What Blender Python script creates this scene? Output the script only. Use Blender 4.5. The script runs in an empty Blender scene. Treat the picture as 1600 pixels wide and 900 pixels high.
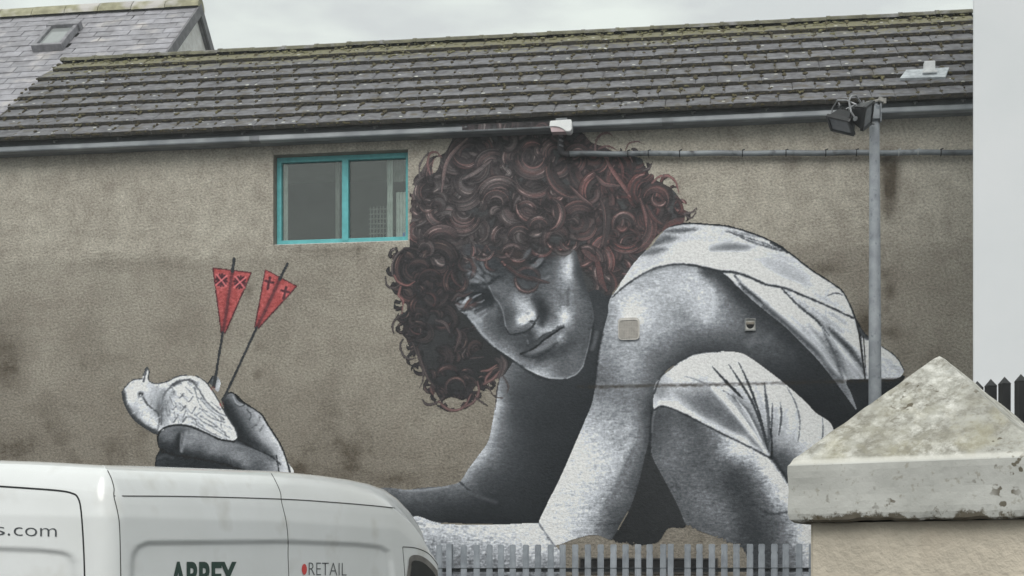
import bpy, bmesh, math, random, time
import numpy as np
from mathutils import Vector, Matrix, noise
from mathutils.bvhtree import BVHTree
R = math.radians
random.seed(4)
S = bpy.context.scene
COL = S.collection

# ---------------------------------------------------------------- camera
F = 2311.0            # focal length in photo pixels (photo 1600 wide)
EYE = 1.6             # eye height, the horizon lies at the foot of the frame
HZ = 900.0
cd = bpy.data.cameras.new('camera')
cam = bpy.data.objects.new('camera', cd); COL.objects.link(cam)
cd.sensor_width = 36; cd.lens = F / 1600 * 36; cd.shift_y = 450 / 1600; cd.clip_start = .05; cd.clip_end = 2000
cam.location = (0, 0, EYE); cam.rotation_euler = (R(90), 0, 0)
S.camera = cam

# ---------------------------------------------------------------- overcast sky and a weak, very soft sun
SUN_EL, SUN_AZ = 45, 187          # degrees; azimuth from +Y clockwise: high behind the camera, from its left
w = bpy.data.worlds.new('World'); S.world = w; w.use_nodes = True
nt = w.node_tree; nt.nodes.clear()
def nd(t, kind, **kw):
    n = t.nodes.new(kind)
    for k, v in kw.items():
        if k in n.inputs: n.inputs[k].default_value = v
        else: setattr(n, k, v)
    return n
sky = nd(nt, 'ShaderNodeTexSky', sky_type='NISHITA', sun_disc=False, sun_elevation=R(SUN_EL), sun_rotation=R(SUN_AZ), air_density=1.0, dust_density=4.0, ozone_density=1.0)
hs = nd(nt, 'ShaderNodeHueSaturation', Saturation=0.12)
tc = nd(nt, 'ShaderNodeTexCoord'); mp = nd(nt, 'ShaderNodeMapping'); mp.inputs['Scale'].default_value = (1, 1, 3.2)
cn = nd(nt, 'ShaderNodeTexNoise', Scale=6.5, Detail=4.0, Roughness=.55)
rp = nd(nt, 'ShaderNodeValToRGB'); rp.color_ramp.elements[0].position = .40; rp.color_ramp.elements[1].position = .60
rp.color_ramp.elements[0].color = (6.0, 6.35, 6.35, 1); rp.color_ramp.elements[1].color = (7.6, 8.2, 7.75, 1)
mx = nd(nt, 'ShaderNodeMix', data_type='RGBA', blend_type='MIX'); mx.inputs[0].default_value = .88
bg = nd(nt, 'ShaderNodeBackground', Strength=0.1); out = nd(nt, 'ShaderNodeOutputWorld')
L = nt.links.new
L(sky.outputs[0], hs.inputs['Color']); L(tc.outputs['Generated'], mp.inputs[0]); L(mp.outputs[0], cn.inputs['Vector']); L(cn.outputs['Fac'], rp.inputs[0])
L(hs.outputs[0], mx.inputs[6]); L(rp.outputs[0], mx.inputs[7]); L(mx.outputs[2], bg.inputs[0]); L(bg.outputs[0], out.inputs[0])
sd = bpy.data.lights.new('sun', 'SUN'); sd.energy = 1.5; sd.angle = R(38); sd.color = (1, .97, .93)
sun = bpy.data.objects.new('sun', sd); COL.objects.link(sun)
sv = Vector((math.sin(R(SUN_AZ)) * math.cos(R(SUN_EL)), math.cos(R(SUN_AZ)) * math.cos(R(SUN_EL)), math.sin(R(SUN_EL))))
sun.rotation_euler = sv.to_track_quat('Z', 'Y').to_euler(); sun.location = (6, -12, 18)
S.view_settings.view_transform = 'Standard'; S.view_settings.look = 'None'; S.view_settings.exposure = 0.24; S.view_settings.gamma = 1
try: S.view_settings.use_curve_mapping = False
except Exception: pass

# ---------------------------------------------------------------- helpers
def tag(o, label=None, cat=None, group=None, kind=None):
    for k, v in (('label', label), ('category', cat), ('group', group), ('kind', kind)):
        if v: o[k] = v
    return o
def thing(name, label, cat, loc=(0, 0, 0), rz=0, group=None):
    o = bpy.data.objects.new(name, None); COL.objects.link(o)
    o.location = loc; o.rotation_euler = (0, 0, rz); o.empty_display_size = .2
    return tag(o, label, cat, group)
def mesh_obj(name, me, m, parent=None, loc=None, rot=None):
    o = bpy.data.objects.new(name, me); COL.objects.link(o)
    if m and not me.materials: me.materials.append(m)
    if parent: o.parent = parent
    if loc is not None: o.location = loc
    if rot is not None: o.rotation_euler = rot
    return o
def from_bm(name, bm, m, parent=None, loc=None, rot=None, smooth=False):
    me = bpy.data.meshes.new(name); bmesh.ops.recalc_face_normals(bm, faces=bm.faces); bm.to_mesh(me); bm.free()
    if smooth:
        for p in me.polygons: p.use_smooth = True
    return mesh_obj(name, me, m, parent, loc, rot)
def box(bm, c, d, rot=None, bev=0.0):
    r = bmesh.ops.create_cube(bm, size=1)
    M = Matrix.Translation(c) @ (rot.to_4x4() if rot else Matrix.Identity(4)) @ Matrix.Diagonal((*d, 1))
    bmesh.ops.transform(bm, matrix=M, verts=r['verts'])
    if bev:
        es = list({e for v in r['verts'] for e in v.link_edges})
        bmesh.ops.bevel(bm, geom=es, offset=bev, segments=2, affect='EDGES', profile=.6)
def tube(bm, pts, rad, seg=10, cap=True):
    pts = [Vector(p) for p in pts]; rings = []
    for i, p in enumerate(pts):
        d = (pts[min(i + 1, len(pts) - 1)] - pts[max(i - 1, 0)]).normalized()
        a = d.orthogonal().normalized() if i == 0 else (rings_a - d * rings_a.dot(d)).normalized()
        rings_a = a; b = d.cross(a); r = rad[i] if isinstance(rad, (list, tuple)) else rad
        rings.append([bm.verts.new(p + (a * math.cos(2 * math.pi * k / seg) + b * math.sin(2 * math.pi * k / seg)) * r) for k in range(seg)])
    for q, s in zip(rings, rings[1:]):
        for k in range(seg): bm.faces.new((q[k], q[(k + 1) % seg], s[(k + 1) % seg], s[k]))
    if cap: bm.faces.new(rings[0][::-1]); bm.faces.new(rings[-1])
def prism(bm, poly, axis_fn, d0, d1):
    a = [bm.verts.new(axis_fn(x, y, d0)) for x, y in poly]; b = [bm.verts.new(axis_fn(x, y, d1)) for x, y in poly]
    bm.faces.new(a[::-1]); bm.faces.new(b); n = len(poly)
    for i in range(n): bm.faces.new((a[i], a[(i + 1) % n], b[(i + 1) % n], b[i]))

def lin(c): return tuple((x / 255 / 12.92) if x / 255 <= .04045 else ((x / 255 + .055) / 1.055) ** 2.4 for x in c)
KL = (0.745, 0.755, 0.725)      # how bright a matt upright surface here shows, per unit of albedo
def alb(*c): return tuple(min(.85, a / k) for a, k in zip(lin(c), KL))

def surf(name, c1, c2=None, scale=8, rough=.85, bump=0.0, bscale=40, bdist=.01, detail=4, spec=.3, metal=0.0, coat=0.0, pos=(.35, .65), rnd=0.0, third=None, coords='geo'):
    """matt or glossy surface with two tones mixed by noise, an optional third tone in spots, and fine relief"""
    m = bpy.data.materials.new(name); m.use_nodes = True; t = m.node_tree; b = t.nodes['Principled BSDF']; K = t.links.new
    b.inputs['Roughness'].default_value = rough; b.inputs['Metallic'].default_value = metal
    b.inputs['Specular IOR Level'].default_value = spec; b.inputs['Coat Weight'].default_value = coat; b.inputs['Coat Roughness'].default_value = .06
    if coords == 'geo': vec = t.nodes.new('ShaderNodeNewGeometry').outputs['Position']
    else: vec = t.nodes.new('ShaderNodeTexCoord').outputs['Object']
    c2 = c2 or tuple(x * .82 for x in c1)
    n1 = nd(t, 'ShaderNodeTexNoise', Scale=scale, Detail=detail, Roughness=.6); K(vec, n1.inputs['Vector'])
    r1 = t.nodes.new('ShaderNodeValToRGB'); r1.color_ramp.elements[0].position, r1.color_ramp.elements[1].position = pos
    r1.color_ramp.elements[0].color = (*c2, 1); r1.color_ramp.elements[1].color = (*c1, 1); K(n1.outputs['Fac'], r1.inputs[0])
    col = r1.outputs[0]
    if third:
        c3, sc3, lo, hi = third
        n3 = nd(t, 'ShaderNodeTexNoise', Scale=sc3, Detail=3.0, Roughness=.55); K(vec, n3.inputs['Vector'])
        mr = nd(t, 'ShaderNodeMapRange'); mr.inputs[1].default_value = lo; mr.inputs[2].default_value = hi; K(n3.outputs['Fac'], mr.inputs[0])
        mm = nd(t, 'ShaderNodeMix', data_type='RGBA'); K(mr.outputs[0], mm.inputs[0]); K(col, mm.inputs[6]); mm.inputs[7].default_value = (*c3, 1); col = mm.outputs[2]
    if rnd:
        oi = t.nodes.new('ShaderNodeObjectInfo'); mr = nd(t, 'ShaderNodeMapRange'); mr.inputs[3].default_value = 1 - rnd; mr.inputs[4].default_value = 1 + rnd; K(oi.outputs['Random'], mr.inputs[0])
        vm = nd(t, 'ShaderNodeVectorMath', operation='SCALE'); K(col, vm.inputs[0]); K(mr.outputs[0], vm.inputs['Scale']); col = vm.outputs[0]
    K(col, b.inputs['Base Color'])
    if bump:
        nb = nd(t, 'ShaderNodeTexNoise', Scale=bscale, Detail=3.0, Roughness=.6); K(vec, nb.inputs['Vector'])
        bp = nd(t, 'ShaderNodeBump', Strength=bump, Distance=bdist); K(nb.outputs['Fac'], bp.inputs['Height']); K(bp.outputs[0], b.inputs['Normal'])
    return m

# the painted wall runs almost square to the view: its own frame is s along it, y into the building, z up
WA = math.atan(F / 15800.0); WD = 17.0
CA, SA = math.cos(WA), math.sin(WA)
def w_s(px, o=0.0):
    q = (px - 800) / F
    return (q * (WD - o * CA) + o * SA) / (CA + q * SA)
def w_depth(s, o=0.0): return WD - s * SA - o * CA
def w_z(px, py, o=0.0): return EYE + (HZ - py) / F * w_depth(w_s(px, o), o)
def w_pt(px, py, o=0.0): return Vector((w_s(px, o), -o, w_z(px, py, o)))       # local to the wall frame
def ray(px, py): return Vector(((px - 800) / F, 1, (HZ - py) / F))
def at(px, py, Y): r = ray(px, py) * Y; return Vector((r.x, r.y, EYE + r.z))
# ---------------------------------------------------------------- ground
bm = bmesh.new()
bmesh.ops.create_grid(bm, x_segments=40, y_segments=40, size=400)
M_asph = surf('asphalt', (.06, .06, .06), (.045, .045, .047), 3, .9, .4, 120, .004, third=((.09, .088, .083), .6, .55, .75))
tag(from_bm('ground', bm, M_asph), kind='structure')

# ---------------------------------------------------------------- the painted building
bld = thing('mural_building', 'long low rendered building painted with a crouching curly haired figure, under a mossy tiled roof', 'building', (0, WD, 0), -WA)
t_s0, t_s1 = w_s(-30, .28), w_s(1545) + .8
PX0, PX1 = w_s(-70), w_s(1545) + .8
wl, wr = w_s(427), w_s(637.5)
wb, wt = w_z(433, 383), w_z(532, 237.5)
TOPZ = w_z(800, 196, 0)

def wall_mat(name, vcol):
    m = bpy.data.materials.new(name); m.use_nodes = True; t = m.node_tree; b = t.nodes['Principled BSDF']; K = t.links.new
    b.inputs['Roughness'].default_value = .93; b.inputs['Specular IOR Level'].default_value = .2
    tc = t.nodes.new('ShaderNodeTexCoord'); vec = tc.outputs['Object']
    mpg = t.nodes.new('ShaderNodeMapping'); mpg.inputs['Scale'].default_value = (1, 1, 1.25); mpg.inputs['Rotation'].default_value = (0, R(12), 0); K(vec, mpg.inputs[0]); vg = mpg.outputs[0]
    sx = t.nodes.new('ShaderNodeSeparateXYZ'); K(vec, sx.inputs[0])
    fine = nd(t, 'ShaderNodeTexNoise', Scale=34.0, Detail=5.0, Roughness=.74); K(vg, fine.inputs['Vector'])
    vor = nd(t, 'ShaderNodeTexVoronoi', Scale=30.0); K(vec, vor.inputs['Vector'])
    lump = nd(t, 'ShaderNodeTexNoise', Scale=13.0, Detail=5.0, Roughness=.68); K(vg, lump.inputs['Vector'])
    low = nd(t, 'ShaderNodeMapRange'); low.inputs[1].default_value = 3.6; low.inputs[2].default_value = 2.2; low.inputs[3].default_value = .35; low.inputs[4].default_value = 1.5; K(sx.outputs['Z'], low.inputs[0])
    ml = nd(t, 'ShaderNodeMath', operation='MULTIPLY'); K(lump.outputs['Fac'], ml.inputs[0]); K(low.outputs[0], ml.inputs[1])
    ad = nd(t, 'ShaderNodeMath', operation='ADD'); K(fine.outputs['Fac'], ad.inputs[0]); K(ml.outputs[0], ad.inputs[1])
    bp = nd(t, 'ShaderNodeBump', Strength=.6 if vcol else .85, Distance=.022); K(ad.outputs[0], bp.inputs['Height']); K(bp.outputs[0], b.inputs['Normal'])
    if vcol:
        at_ = nd(t, 'ShaderNodeAttribute', attribute_name='paint')
        mr = nd(t, 'ShaderNodeMapRange'); mr.inputs[1].default_value = .3; mr.inputs[2].default_value = .62; mr.inputs[3].default_value = .82; mr.inputs[4].default_value = 1.14; K(fine.outputs['Fac'], mr.inputs[0])
        vm = nd(t, 'ShaderNodeVectorMath', operation='SCALE'); K(at_.outputs['Color'], vm.inputs[0]); K(mr.outputs[0], vm.inputs['Scale']); K(vm.outputs[0], b.inputs['Base Color'])
        return m
    big = nd(t, 'ShaderNodeTexNoise', Scale=.9, Detail=5.0, Roughness=.6); K(vec, big.inputs['Vector'])
    mid = nd(t, 'ShaderNodeTexNoise', Scale=5.0, Detail=4.0, Roughness=.6); K(vec, mid.inputs['Vector'])
    r1 = t.nodes.new('ShaderNodeValToRGB'); e = r1.color_ramp.elements; e[0].position, e[1].position = .35, .65
    e[0].color = (*alb(137, 131, 119), 1); e[1].color = (*alb(172, 168, 154), 1)
    ab = nd(t, 'ShaderNodeMath', operation='ADD'); mh = nd(t, 'ShaderNodeMath', operation='MULTIPLY'); mh.inputs[1].default_value = .55
    K(mid.outputs['Fac'], mh.inputs[0]); m2 = nd(t, 'ShaderNodeMath', operation='MULTIPLY'); m2.inputs[1].default_value = .45; K(big.outputs['Fac'], m2.inputs[0]); K(mh.outputs[0], ab.inputs[0]); K(m2.outputs[0], ab.inputs[1]); K(ab.outputs[0], r1.inputs[0])
    dirt_shade = nd(t, 'ShaderNodeAttribute', attribute_name='dirt_shade')
    dn = nd(t, 'ShaderNodeMath', operation='MULTIPLY'); mr = nd(t, 'ShaderNodeMapRange'); mr.inputs[1].default_value = .3; mr.inputs[2].default_value = .7; mr.inputs[3].default_value = .75; mr.inputs[4].default_value = 1.25; K(mid.outputs['Fac'], mr.inputs[0]); bl = nd(t, 'ShaderNodeTexNoise', Scale=1.7, Detail=8.0, Roughness=.68); K(vec, bl.inputs['Vector'])
    br = nd(t, 'ShaderNodeMapRange'); br.inputs[1].default_value = .47; br.inputs[2].default_value = .60; br.inputs[3].default_value = .84; br.inputs[4].default_value = 1.22; K(bl.outputs['Fac'], br.inputs[0])
    b2 = nd(t, 'ShaderNodeMath', operation='MULTIPLY'); K(mr.outputs[0], b2.inputs[0]); K(br.outputs[0], b2.inputs[1])
    K(dirt_shade.outputs['Fac'], dn.inputs[0]); K(b2.outputs[0], dn.inputs[1]); dn.use_clamp = True
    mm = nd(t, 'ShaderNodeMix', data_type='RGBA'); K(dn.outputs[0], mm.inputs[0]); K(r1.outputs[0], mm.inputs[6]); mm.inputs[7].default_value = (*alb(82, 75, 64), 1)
    # aggregate: dark pits and pale chips
    mp = nd(t, 'ShaderNodeMapRange'); mp.inputs[1].default_value = .32; mp.inputs[2].default_value = .62; mp.inputs[3].default_value = .56; mp.inputs[4].default_value = 1.27; K(fine.outputs['Fac'], mp.inputs[0])
    vm = nd(t, 'ShaderNodeVectorMath', operation='SCALE'); K(mm.outputs[2], vm.inputs[0]); K(mp.outputs[0], vm.inputs['Scale'])
    K(vm.outputs[0], b.inputs['Base Color'])
    return m
M_wall, M_paint = wall_mat('roughcast_render', False), wall_mat('painted_render', True)

# front wall: a sheet with the window opening left out; 'dirt' holds this wall's stains and run marks, plus shade painted below the gutter
gs = np.unique(np.round(np.concatenate([np.linspace(PX0, PX1, 330), [wl, wr]]), 5)); gz = np.unique(np.round(np.concatenate([np.linspace(0, TOPZ, 170), [wb, wt]]), 5))
SS, ZZ = np.meshgrid(gs, gz)
Yd = WD - SS * SA; PXg = 800 + SS * CA / Yd * F; PYg = HZ - (ZZ - EYE) / Yd * F
rw = np.random.default_rng(3)
wob = np.interp(PXg, np.arange(-100, 1700, 45), rw.normal(0, 1, 40))
dirt_shade = np.zeros_like(SS)
line = np.interp(PXg, [-100, 0, 120, 250, 400, 640, 1000, 1700], [409, 406, 404, 399, 397, 388, 385, 380]) + wob * 3
below = np.clip((PYg - line) / 10, 0, 1)
dirt_shade += below * (.30 + .18 * np.clip((PYg - 400) / 350, 0, 1)) * np.where(PXg < 1100, 1, .75)
dirt_shade += np.clip((PYg - 560) / 190, 0, 1) * .22 * np.clip((620 - PXg) / 200 + .5, .3, 1)
dirt_shade += np.clip((PXg - 1060) / 100, 0, 1) * np.clip((PYg - 330) / 200, 0, .5) * .12
for _ in range(26):
    x_ = rw.uniform(-20, 1510); l_ = rw.uniform(12, 60); w_ = rw.uniform(1.5, 5); y_ = 237 + x_ * (170 - 237) / 1520
    dirt_shade += rw.uniform(.15, .4) * np.exp(-((PXg - x_ - wob * .8) / w_) ** 4) * np.clip(1 - (PYg - y_) / l_, 0, 1) * (PYg > y_ - 5)
for x_ in (440, 468, 512, 560, 598, 622):
    dirt_shade += rw.uniform(.2, .4) * np.exp(-((PXg - x_ - wob) / rw.uniform(2, 5)) ** 4) * np.clip(1 - (PYg - 384) / rw.uniform(15, 45), 0, 1) * (PYg > 382)
def spot(x, y, rx, ry, a):
    global dirt_shade
    dirt_shade = dirt_shade + a * np.exp(-(((PXg - x) / rx) ** 2 + ((PYg - y) / ry) ** 2))
for x, y, rx, ry, a in [(1388, 255, 14, 22, .8), (1392, 275, 14, 26, .7), (1390, 305, 13, 26, .8), (1388, 330, 10, 18, .6), (1244, 252, 12, 14, .45), (1234, 262, 9, 12, .3), (668, 218, 12, 14, .3), (388, 454, 7, 9, .55), (403, 585, 7, 8, .5), (405, 542, 8, 7, .35), (1385, 428, 10, 8, .5), (1390, 455, 9, 14, .6), (1386, 483, 5, 5, .5), (1391, 498, 6, 5, .4), (1390, 520, 14, 10, .55),
                       (1350, 505, 16, 26, .6), (1290, 420, 26, 10, .4), (20, 690, 60, 25, .3), (0, 560, 40, 60, .35), (150, 560, 60, 40, .15), (540, 700, 60, 30, .2), (470, 740, 60, 12, .5), (620, 750, 60, 12, .35), (520, 395, 40, 8, .3), (640, 378, 30, 10, -.4), (1460, 430, 30, 60, .15), (905, 212, 20, 10, .3), (230, 412, 120, 12, .18), (1450, 560, 60, 40, .25)]: spot(x, y, rx, ry, a)
dirt_shade += .34 * np.exp(-((PYg - line) / 1.8) ** 2) * (np.abs(wob) > .35)
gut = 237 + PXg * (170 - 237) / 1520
dirt_shade += .35 * np.exp(-np.clip(PYg - gut, 0, 99) / 7)  # band below the gutter: its cast shadow put into the wall colour
pipe = np.interp(PXg, [885, 1520], [241, 238]); dirt_shade += .3 * np.exp(-(np.clip(PYg - pipe, 0, 99) / 9) ** 2) * (PXg > 885) * (PYg > pipe)  # darker band just below the pipe
dirt_shade += .25 * np.exp(-np.abs(PYg - 386) / 6) * (PXg > 425) * (PXg < 640)  # darker band along the sill line
dirt_shade = np.clip(dirt_shade, 0, .95)
nz, ns = SS.shape
V = np.stack([SS, np.zeros_like(SS), ZZ], -1).reshape(-1, 3)
ii = np.arange(nz * ns).reshape(nz, ns)
cs, cz = (gs[:-1] + gs[1:]) / 2, (gz[:-1] + gz[1:]) / 2
keep = ~((cs[None, :] > wl) & (cs[None, :] < wr) & (cz[:, None] > wb) & (cz[:, None] < wt))
Q = np.stack([ii[:-1, :-1], ii[:-1, 1:], ii[1:, 1:], ii[1:, :-1]], -1)[keep]
def np_mesh(name, V, Q, attr=None, color=None):
    me = bpy.data.meshes.new(name); nf = len(Q)
    me.vertices.add(len(V)); me.vertices.foreach_set('co', np.ascontiguousarray(V, np.float32).ravel())
    me.loops.add(nf * 4); me.loops.foreach_set('vertex_index', np.ascontiguousarray(Q, np.int32).ravel())
    me.polygons.add(nf); me.polygons.foreach_set('loop_start', np.arange(0, nf * 4, 4, dtype=np.int32)); me.polygons.foreach_set('loop_total', np.full(nf, 4, np.int32))
    if attr is not None:
        a = me.attributes.new(attr[0], 'FLOAT', 'POINT'); a.data.foreach_set('value', np.ascontiguousarray(attr[1], np.float32).ravel())
    if color is not None:
        a = me.attributes.new(color[0], 'FLOAT_COLOR', 'POINT'); c4 = np.ones((len(V), 4), np.float32); c4[:, :3] = color[1]; a.data.foreach_set('color', c4.ravel())
    me.update(calc_edges=True); me.validate()
    return me
wall = mesh_obj('wall', np_mesh('wall', V, Q, ('dirt_shade', dirt_shade)), M_wall, bld)
# returns, reveal and back
bm = bmesh.new()
RD = .16
for a, b in [((wl, wb), (wr, wb)), ((wr, wb), (wr, wt)), ((wr, wt), (wl, wt)), ((wl, wt), (wl, wb))]:
    bm.faces.new([bm.verts.new(p) for p in ((a[0], 0, a[1]), (b[0], 0, b[1]), (b[0], RD + .12, b[1]), (a[0], RD + .12, a[1]))])
M_rev = surf('smooth_render', alb(128, 122, 110), alb(108, 103, 94), 6, .9, .4, 60, .004)
from_bm('window_reveal', bm, M_rev, bld)
bm = bmesh.new()
DEEP = 4.2
rz = EYE + (HZ - 60) / F * (w_depth(0) + 2 * CA)      # ridge height (set out again below)
for s in (PX0, PX1):
    bm.faces.new([bm.verts.new(p) for p in ((s, .002, 0), (s, DEEP, 0), (s, DEEP, TOPZ), (s, DEEP / 2, TOPZ + 1.45), (s, .002, TOPZ))])
bm.faces.new([bm.verts.new(p) for p in ((PX0, DEEP, 0), (PX1, DEEP, 0), (PX1, DEEP, TOPZ), (PX0, DEEP, TOPZ))])
from_bm('end_wall', bm, M_wall, bld)

# ---- window: teal casement pair, dim room with pale curtains behind the glass
M_teal = surf('teal_frame_paint', alb(86, 162, 162), alb(74, 146, 147), 14, .45, .1, 60, .002, spec=.4)
M_sill = surf('white_bead', alb(190, 190, 184), alb(160, 160, 154), 20, .6)
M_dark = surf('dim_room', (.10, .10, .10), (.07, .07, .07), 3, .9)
M_curt = surf('net_curtain', (.62, .62, .60), (.42, .42, .41), 9, .9)
M_curt2 = surf('grey_curtain', (.26, .25, .24), (.18, .18, .17), 9, .9)
def glass_mat(name, tintc=(.9, .95, .93), rough=.02, refl=.055):
    m = bpy.data.materials.new(name); m.use_nodes = True; t = m.node_tree; t.nodes.clear(); K = t.links.new
    o = t.nodes.new('ShaderNodeOutputMaterial'); tr = nd(t, 'ShaderNodeBsdfTransparent'); tr.inputs[0].default_value = (*tintc, 1); gl = nd(t, 'ShaderNodeBsdfGlossy', Roughness=rough)
    lw = nd(t, 'ShaderNodeLayerWeight', Blend=.35); mr = nd(t, 'ShaderNodeMapRange'); mr.inputs[3].default_value = refl; mr.inputs[4].default_value = .5
    mxx = t.nodes.new('ShaderNodeMixShader'); K(lw.outputs['Fresnel'], mr.inputs[0]); K(mr.outputs[0], mxx.inputs[0]); K(tr.outputs[0], mxx.inputs[1]); K(gl.outputs[0], mxx.inputs[2]); K(mxx.outputs[0], o.inputs[0])
    return m
M_glass = glass_mat('window_glass')
win = bpy.data.objects.new('window', None); COL.objects.link(win); win.parent = bld; win['label'] = 'teal framed two pane window'
def wx(px): return w_s(px, -RD)
bm = bmesh.new()
fw = .055
zb, zt = wb + .012, wt
xl, xr, xm = wl, wr, w_s(540.5, -RD)
box(bm, (xl + fw / 2 + .004, RD, (zb + zt) / 2), (fw, .07, zt - zb), bev=.006); box(bm, (xr - fw / 2, RD, (zb + zt) / 2), (fw, .07, zt - zb), bev=.006)
box(bm, (xm, RD - .002, (zb + zt) / 2), (.078, .075, zt - zb - .075), bev=.006)
box(bm, ((xl + xr) / 2, RD + .001, zb + .035), (xr - xl - 2 * fw, .068, .07), bev=.006); box(bm, ((xl + xr) / 2, RD + .001, zt - .03), (xr - xl - 2 * fw, .068, .06), bev=.006)
from_bm('frame', bm, M_teal, win)
bm = bmesh.new(); box(bm, ((xl + xr) / 2, RD - .06, wb + .006), (xr - xl, .13, .018), bev=.004); from_bm('sill', bm, M_sill, win)
for a, b in ((xl + fw, xm - .041), (xm + .041, xr - fw)):
    bm = bmesh.new(); box(bm, ((a + b) / 2, RD + .012, (zb + zt) / 2), (b - a, .008, zt - zb - .12)); from_bm('pane', bm, M_glass, win)
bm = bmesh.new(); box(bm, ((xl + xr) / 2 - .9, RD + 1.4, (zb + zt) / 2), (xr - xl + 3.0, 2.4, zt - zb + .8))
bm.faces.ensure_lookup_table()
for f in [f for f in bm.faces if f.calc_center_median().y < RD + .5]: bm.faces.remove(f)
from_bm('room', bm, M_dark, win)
def strip(name, px0, px1, zc0, zc1, m, y, folds=5):
    bm = bmesh.new(); n = folds * 6; a, b = w_s(px0, -y), w_s(px1, -y); rows = []
    for z in (zc0, zc1): rows.append([bm.verts.new((a + (b - a) * i / n, y + .018 * math.sin(i / n * folds * 2 * math.pi), z)) for i in range(n + 1)])
    for i in range(n): bm.faces.new((rows[0][i], rows[0][i + 1], rows[1][i + 1], rows[1][i]))
    return from_bm(name, bm, m, win, smooth=True)
strip('curtain', 441, 450, zb, zt, M_curt, RD + .07, 2); strip('curtain', 524, 531, zb, zt, M_curt2, RD + .09, 1)
strip('curtain', 605, 614, zb, zt - .03, M_curt, RD + .09, 2); strip('curtain', 619, 640, zb, zb + .62, M_curt, RD + .08, 4); strip('curtain', 604, 640, zt - .3, zt, M_curt2, RD + .12, 4)
bm = bmesh.new(); a, b = w_s(576, -.45), w_s(606, -.45)
for k in range(9): box(bm, ((a + b) / 2, RD + .3, zb + .02 + k * .058), (b - a, .012, .012))
for k in range(6): box(bm, (a + (b - a) * (k + .5) / 6, RD + .31, zb + .26), (.01, .01, .52))
from_bm('lattice', bm, M_curt2, win)
bm = bmesh.new(); bmesh.ops.create_uvsphere(bm, u_segments=10, v_segments=8, radius=.035, matrix=Matrix.Translation((w_s(634, -RD - .1), RD + .09, zb + .11)) @ Matrix.Diagonal((1, .7, 1.3, 1)))
from_bm('blue_jar', bm, surf('blue_glaze', alb(80, 110, 170), None, 10, .3), win, smooth=True)

# ---- roof: sarking, courses of flat interlocking tiles, ridge caps, moss
EO = .26                                      # eaves overhang
ez = w_z(800, 183, EO); RY = 1.95
Yr = WD - 0 * SA + RY * CA
rz = EYE + (HZ - 55) / F * Yr
sl = math.hypot(RY + EO, rz - ez); pit = math.atan2(rz - ez, RY + EO)
up = Vector((0, math.cos(pit), math.sin(pit))); nrm = Vector((0, -math.sin(pit), math.cos(pit)))
roof_o = Vector((0, -EO, ez))
M_tar = surf('dark_underlay', (.035, .033, .03), (.025, .024, .022), 12, .95)
bm = bmesh.new()
p = [roof_o - nrm * .03, roof_o + up * sl - nrm * .03]
back = Vector((0, 2 * RY + EO, ez))
vs = [[bm.verts.new(Vector((s, 0, 0)) + q) for s in (t_s0 + .03, PX1)] for q in (p[0], p[1], back)]
bm.faces.new((vs[0][0], vs[0][1], vs[1][1], vs[1][0])); bm.faces.new((vs[1][0], vs[1][1], vs[2][1], vs[2][0]))
roof = from_bm('roof', bm, M_tar, bld)
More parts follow.
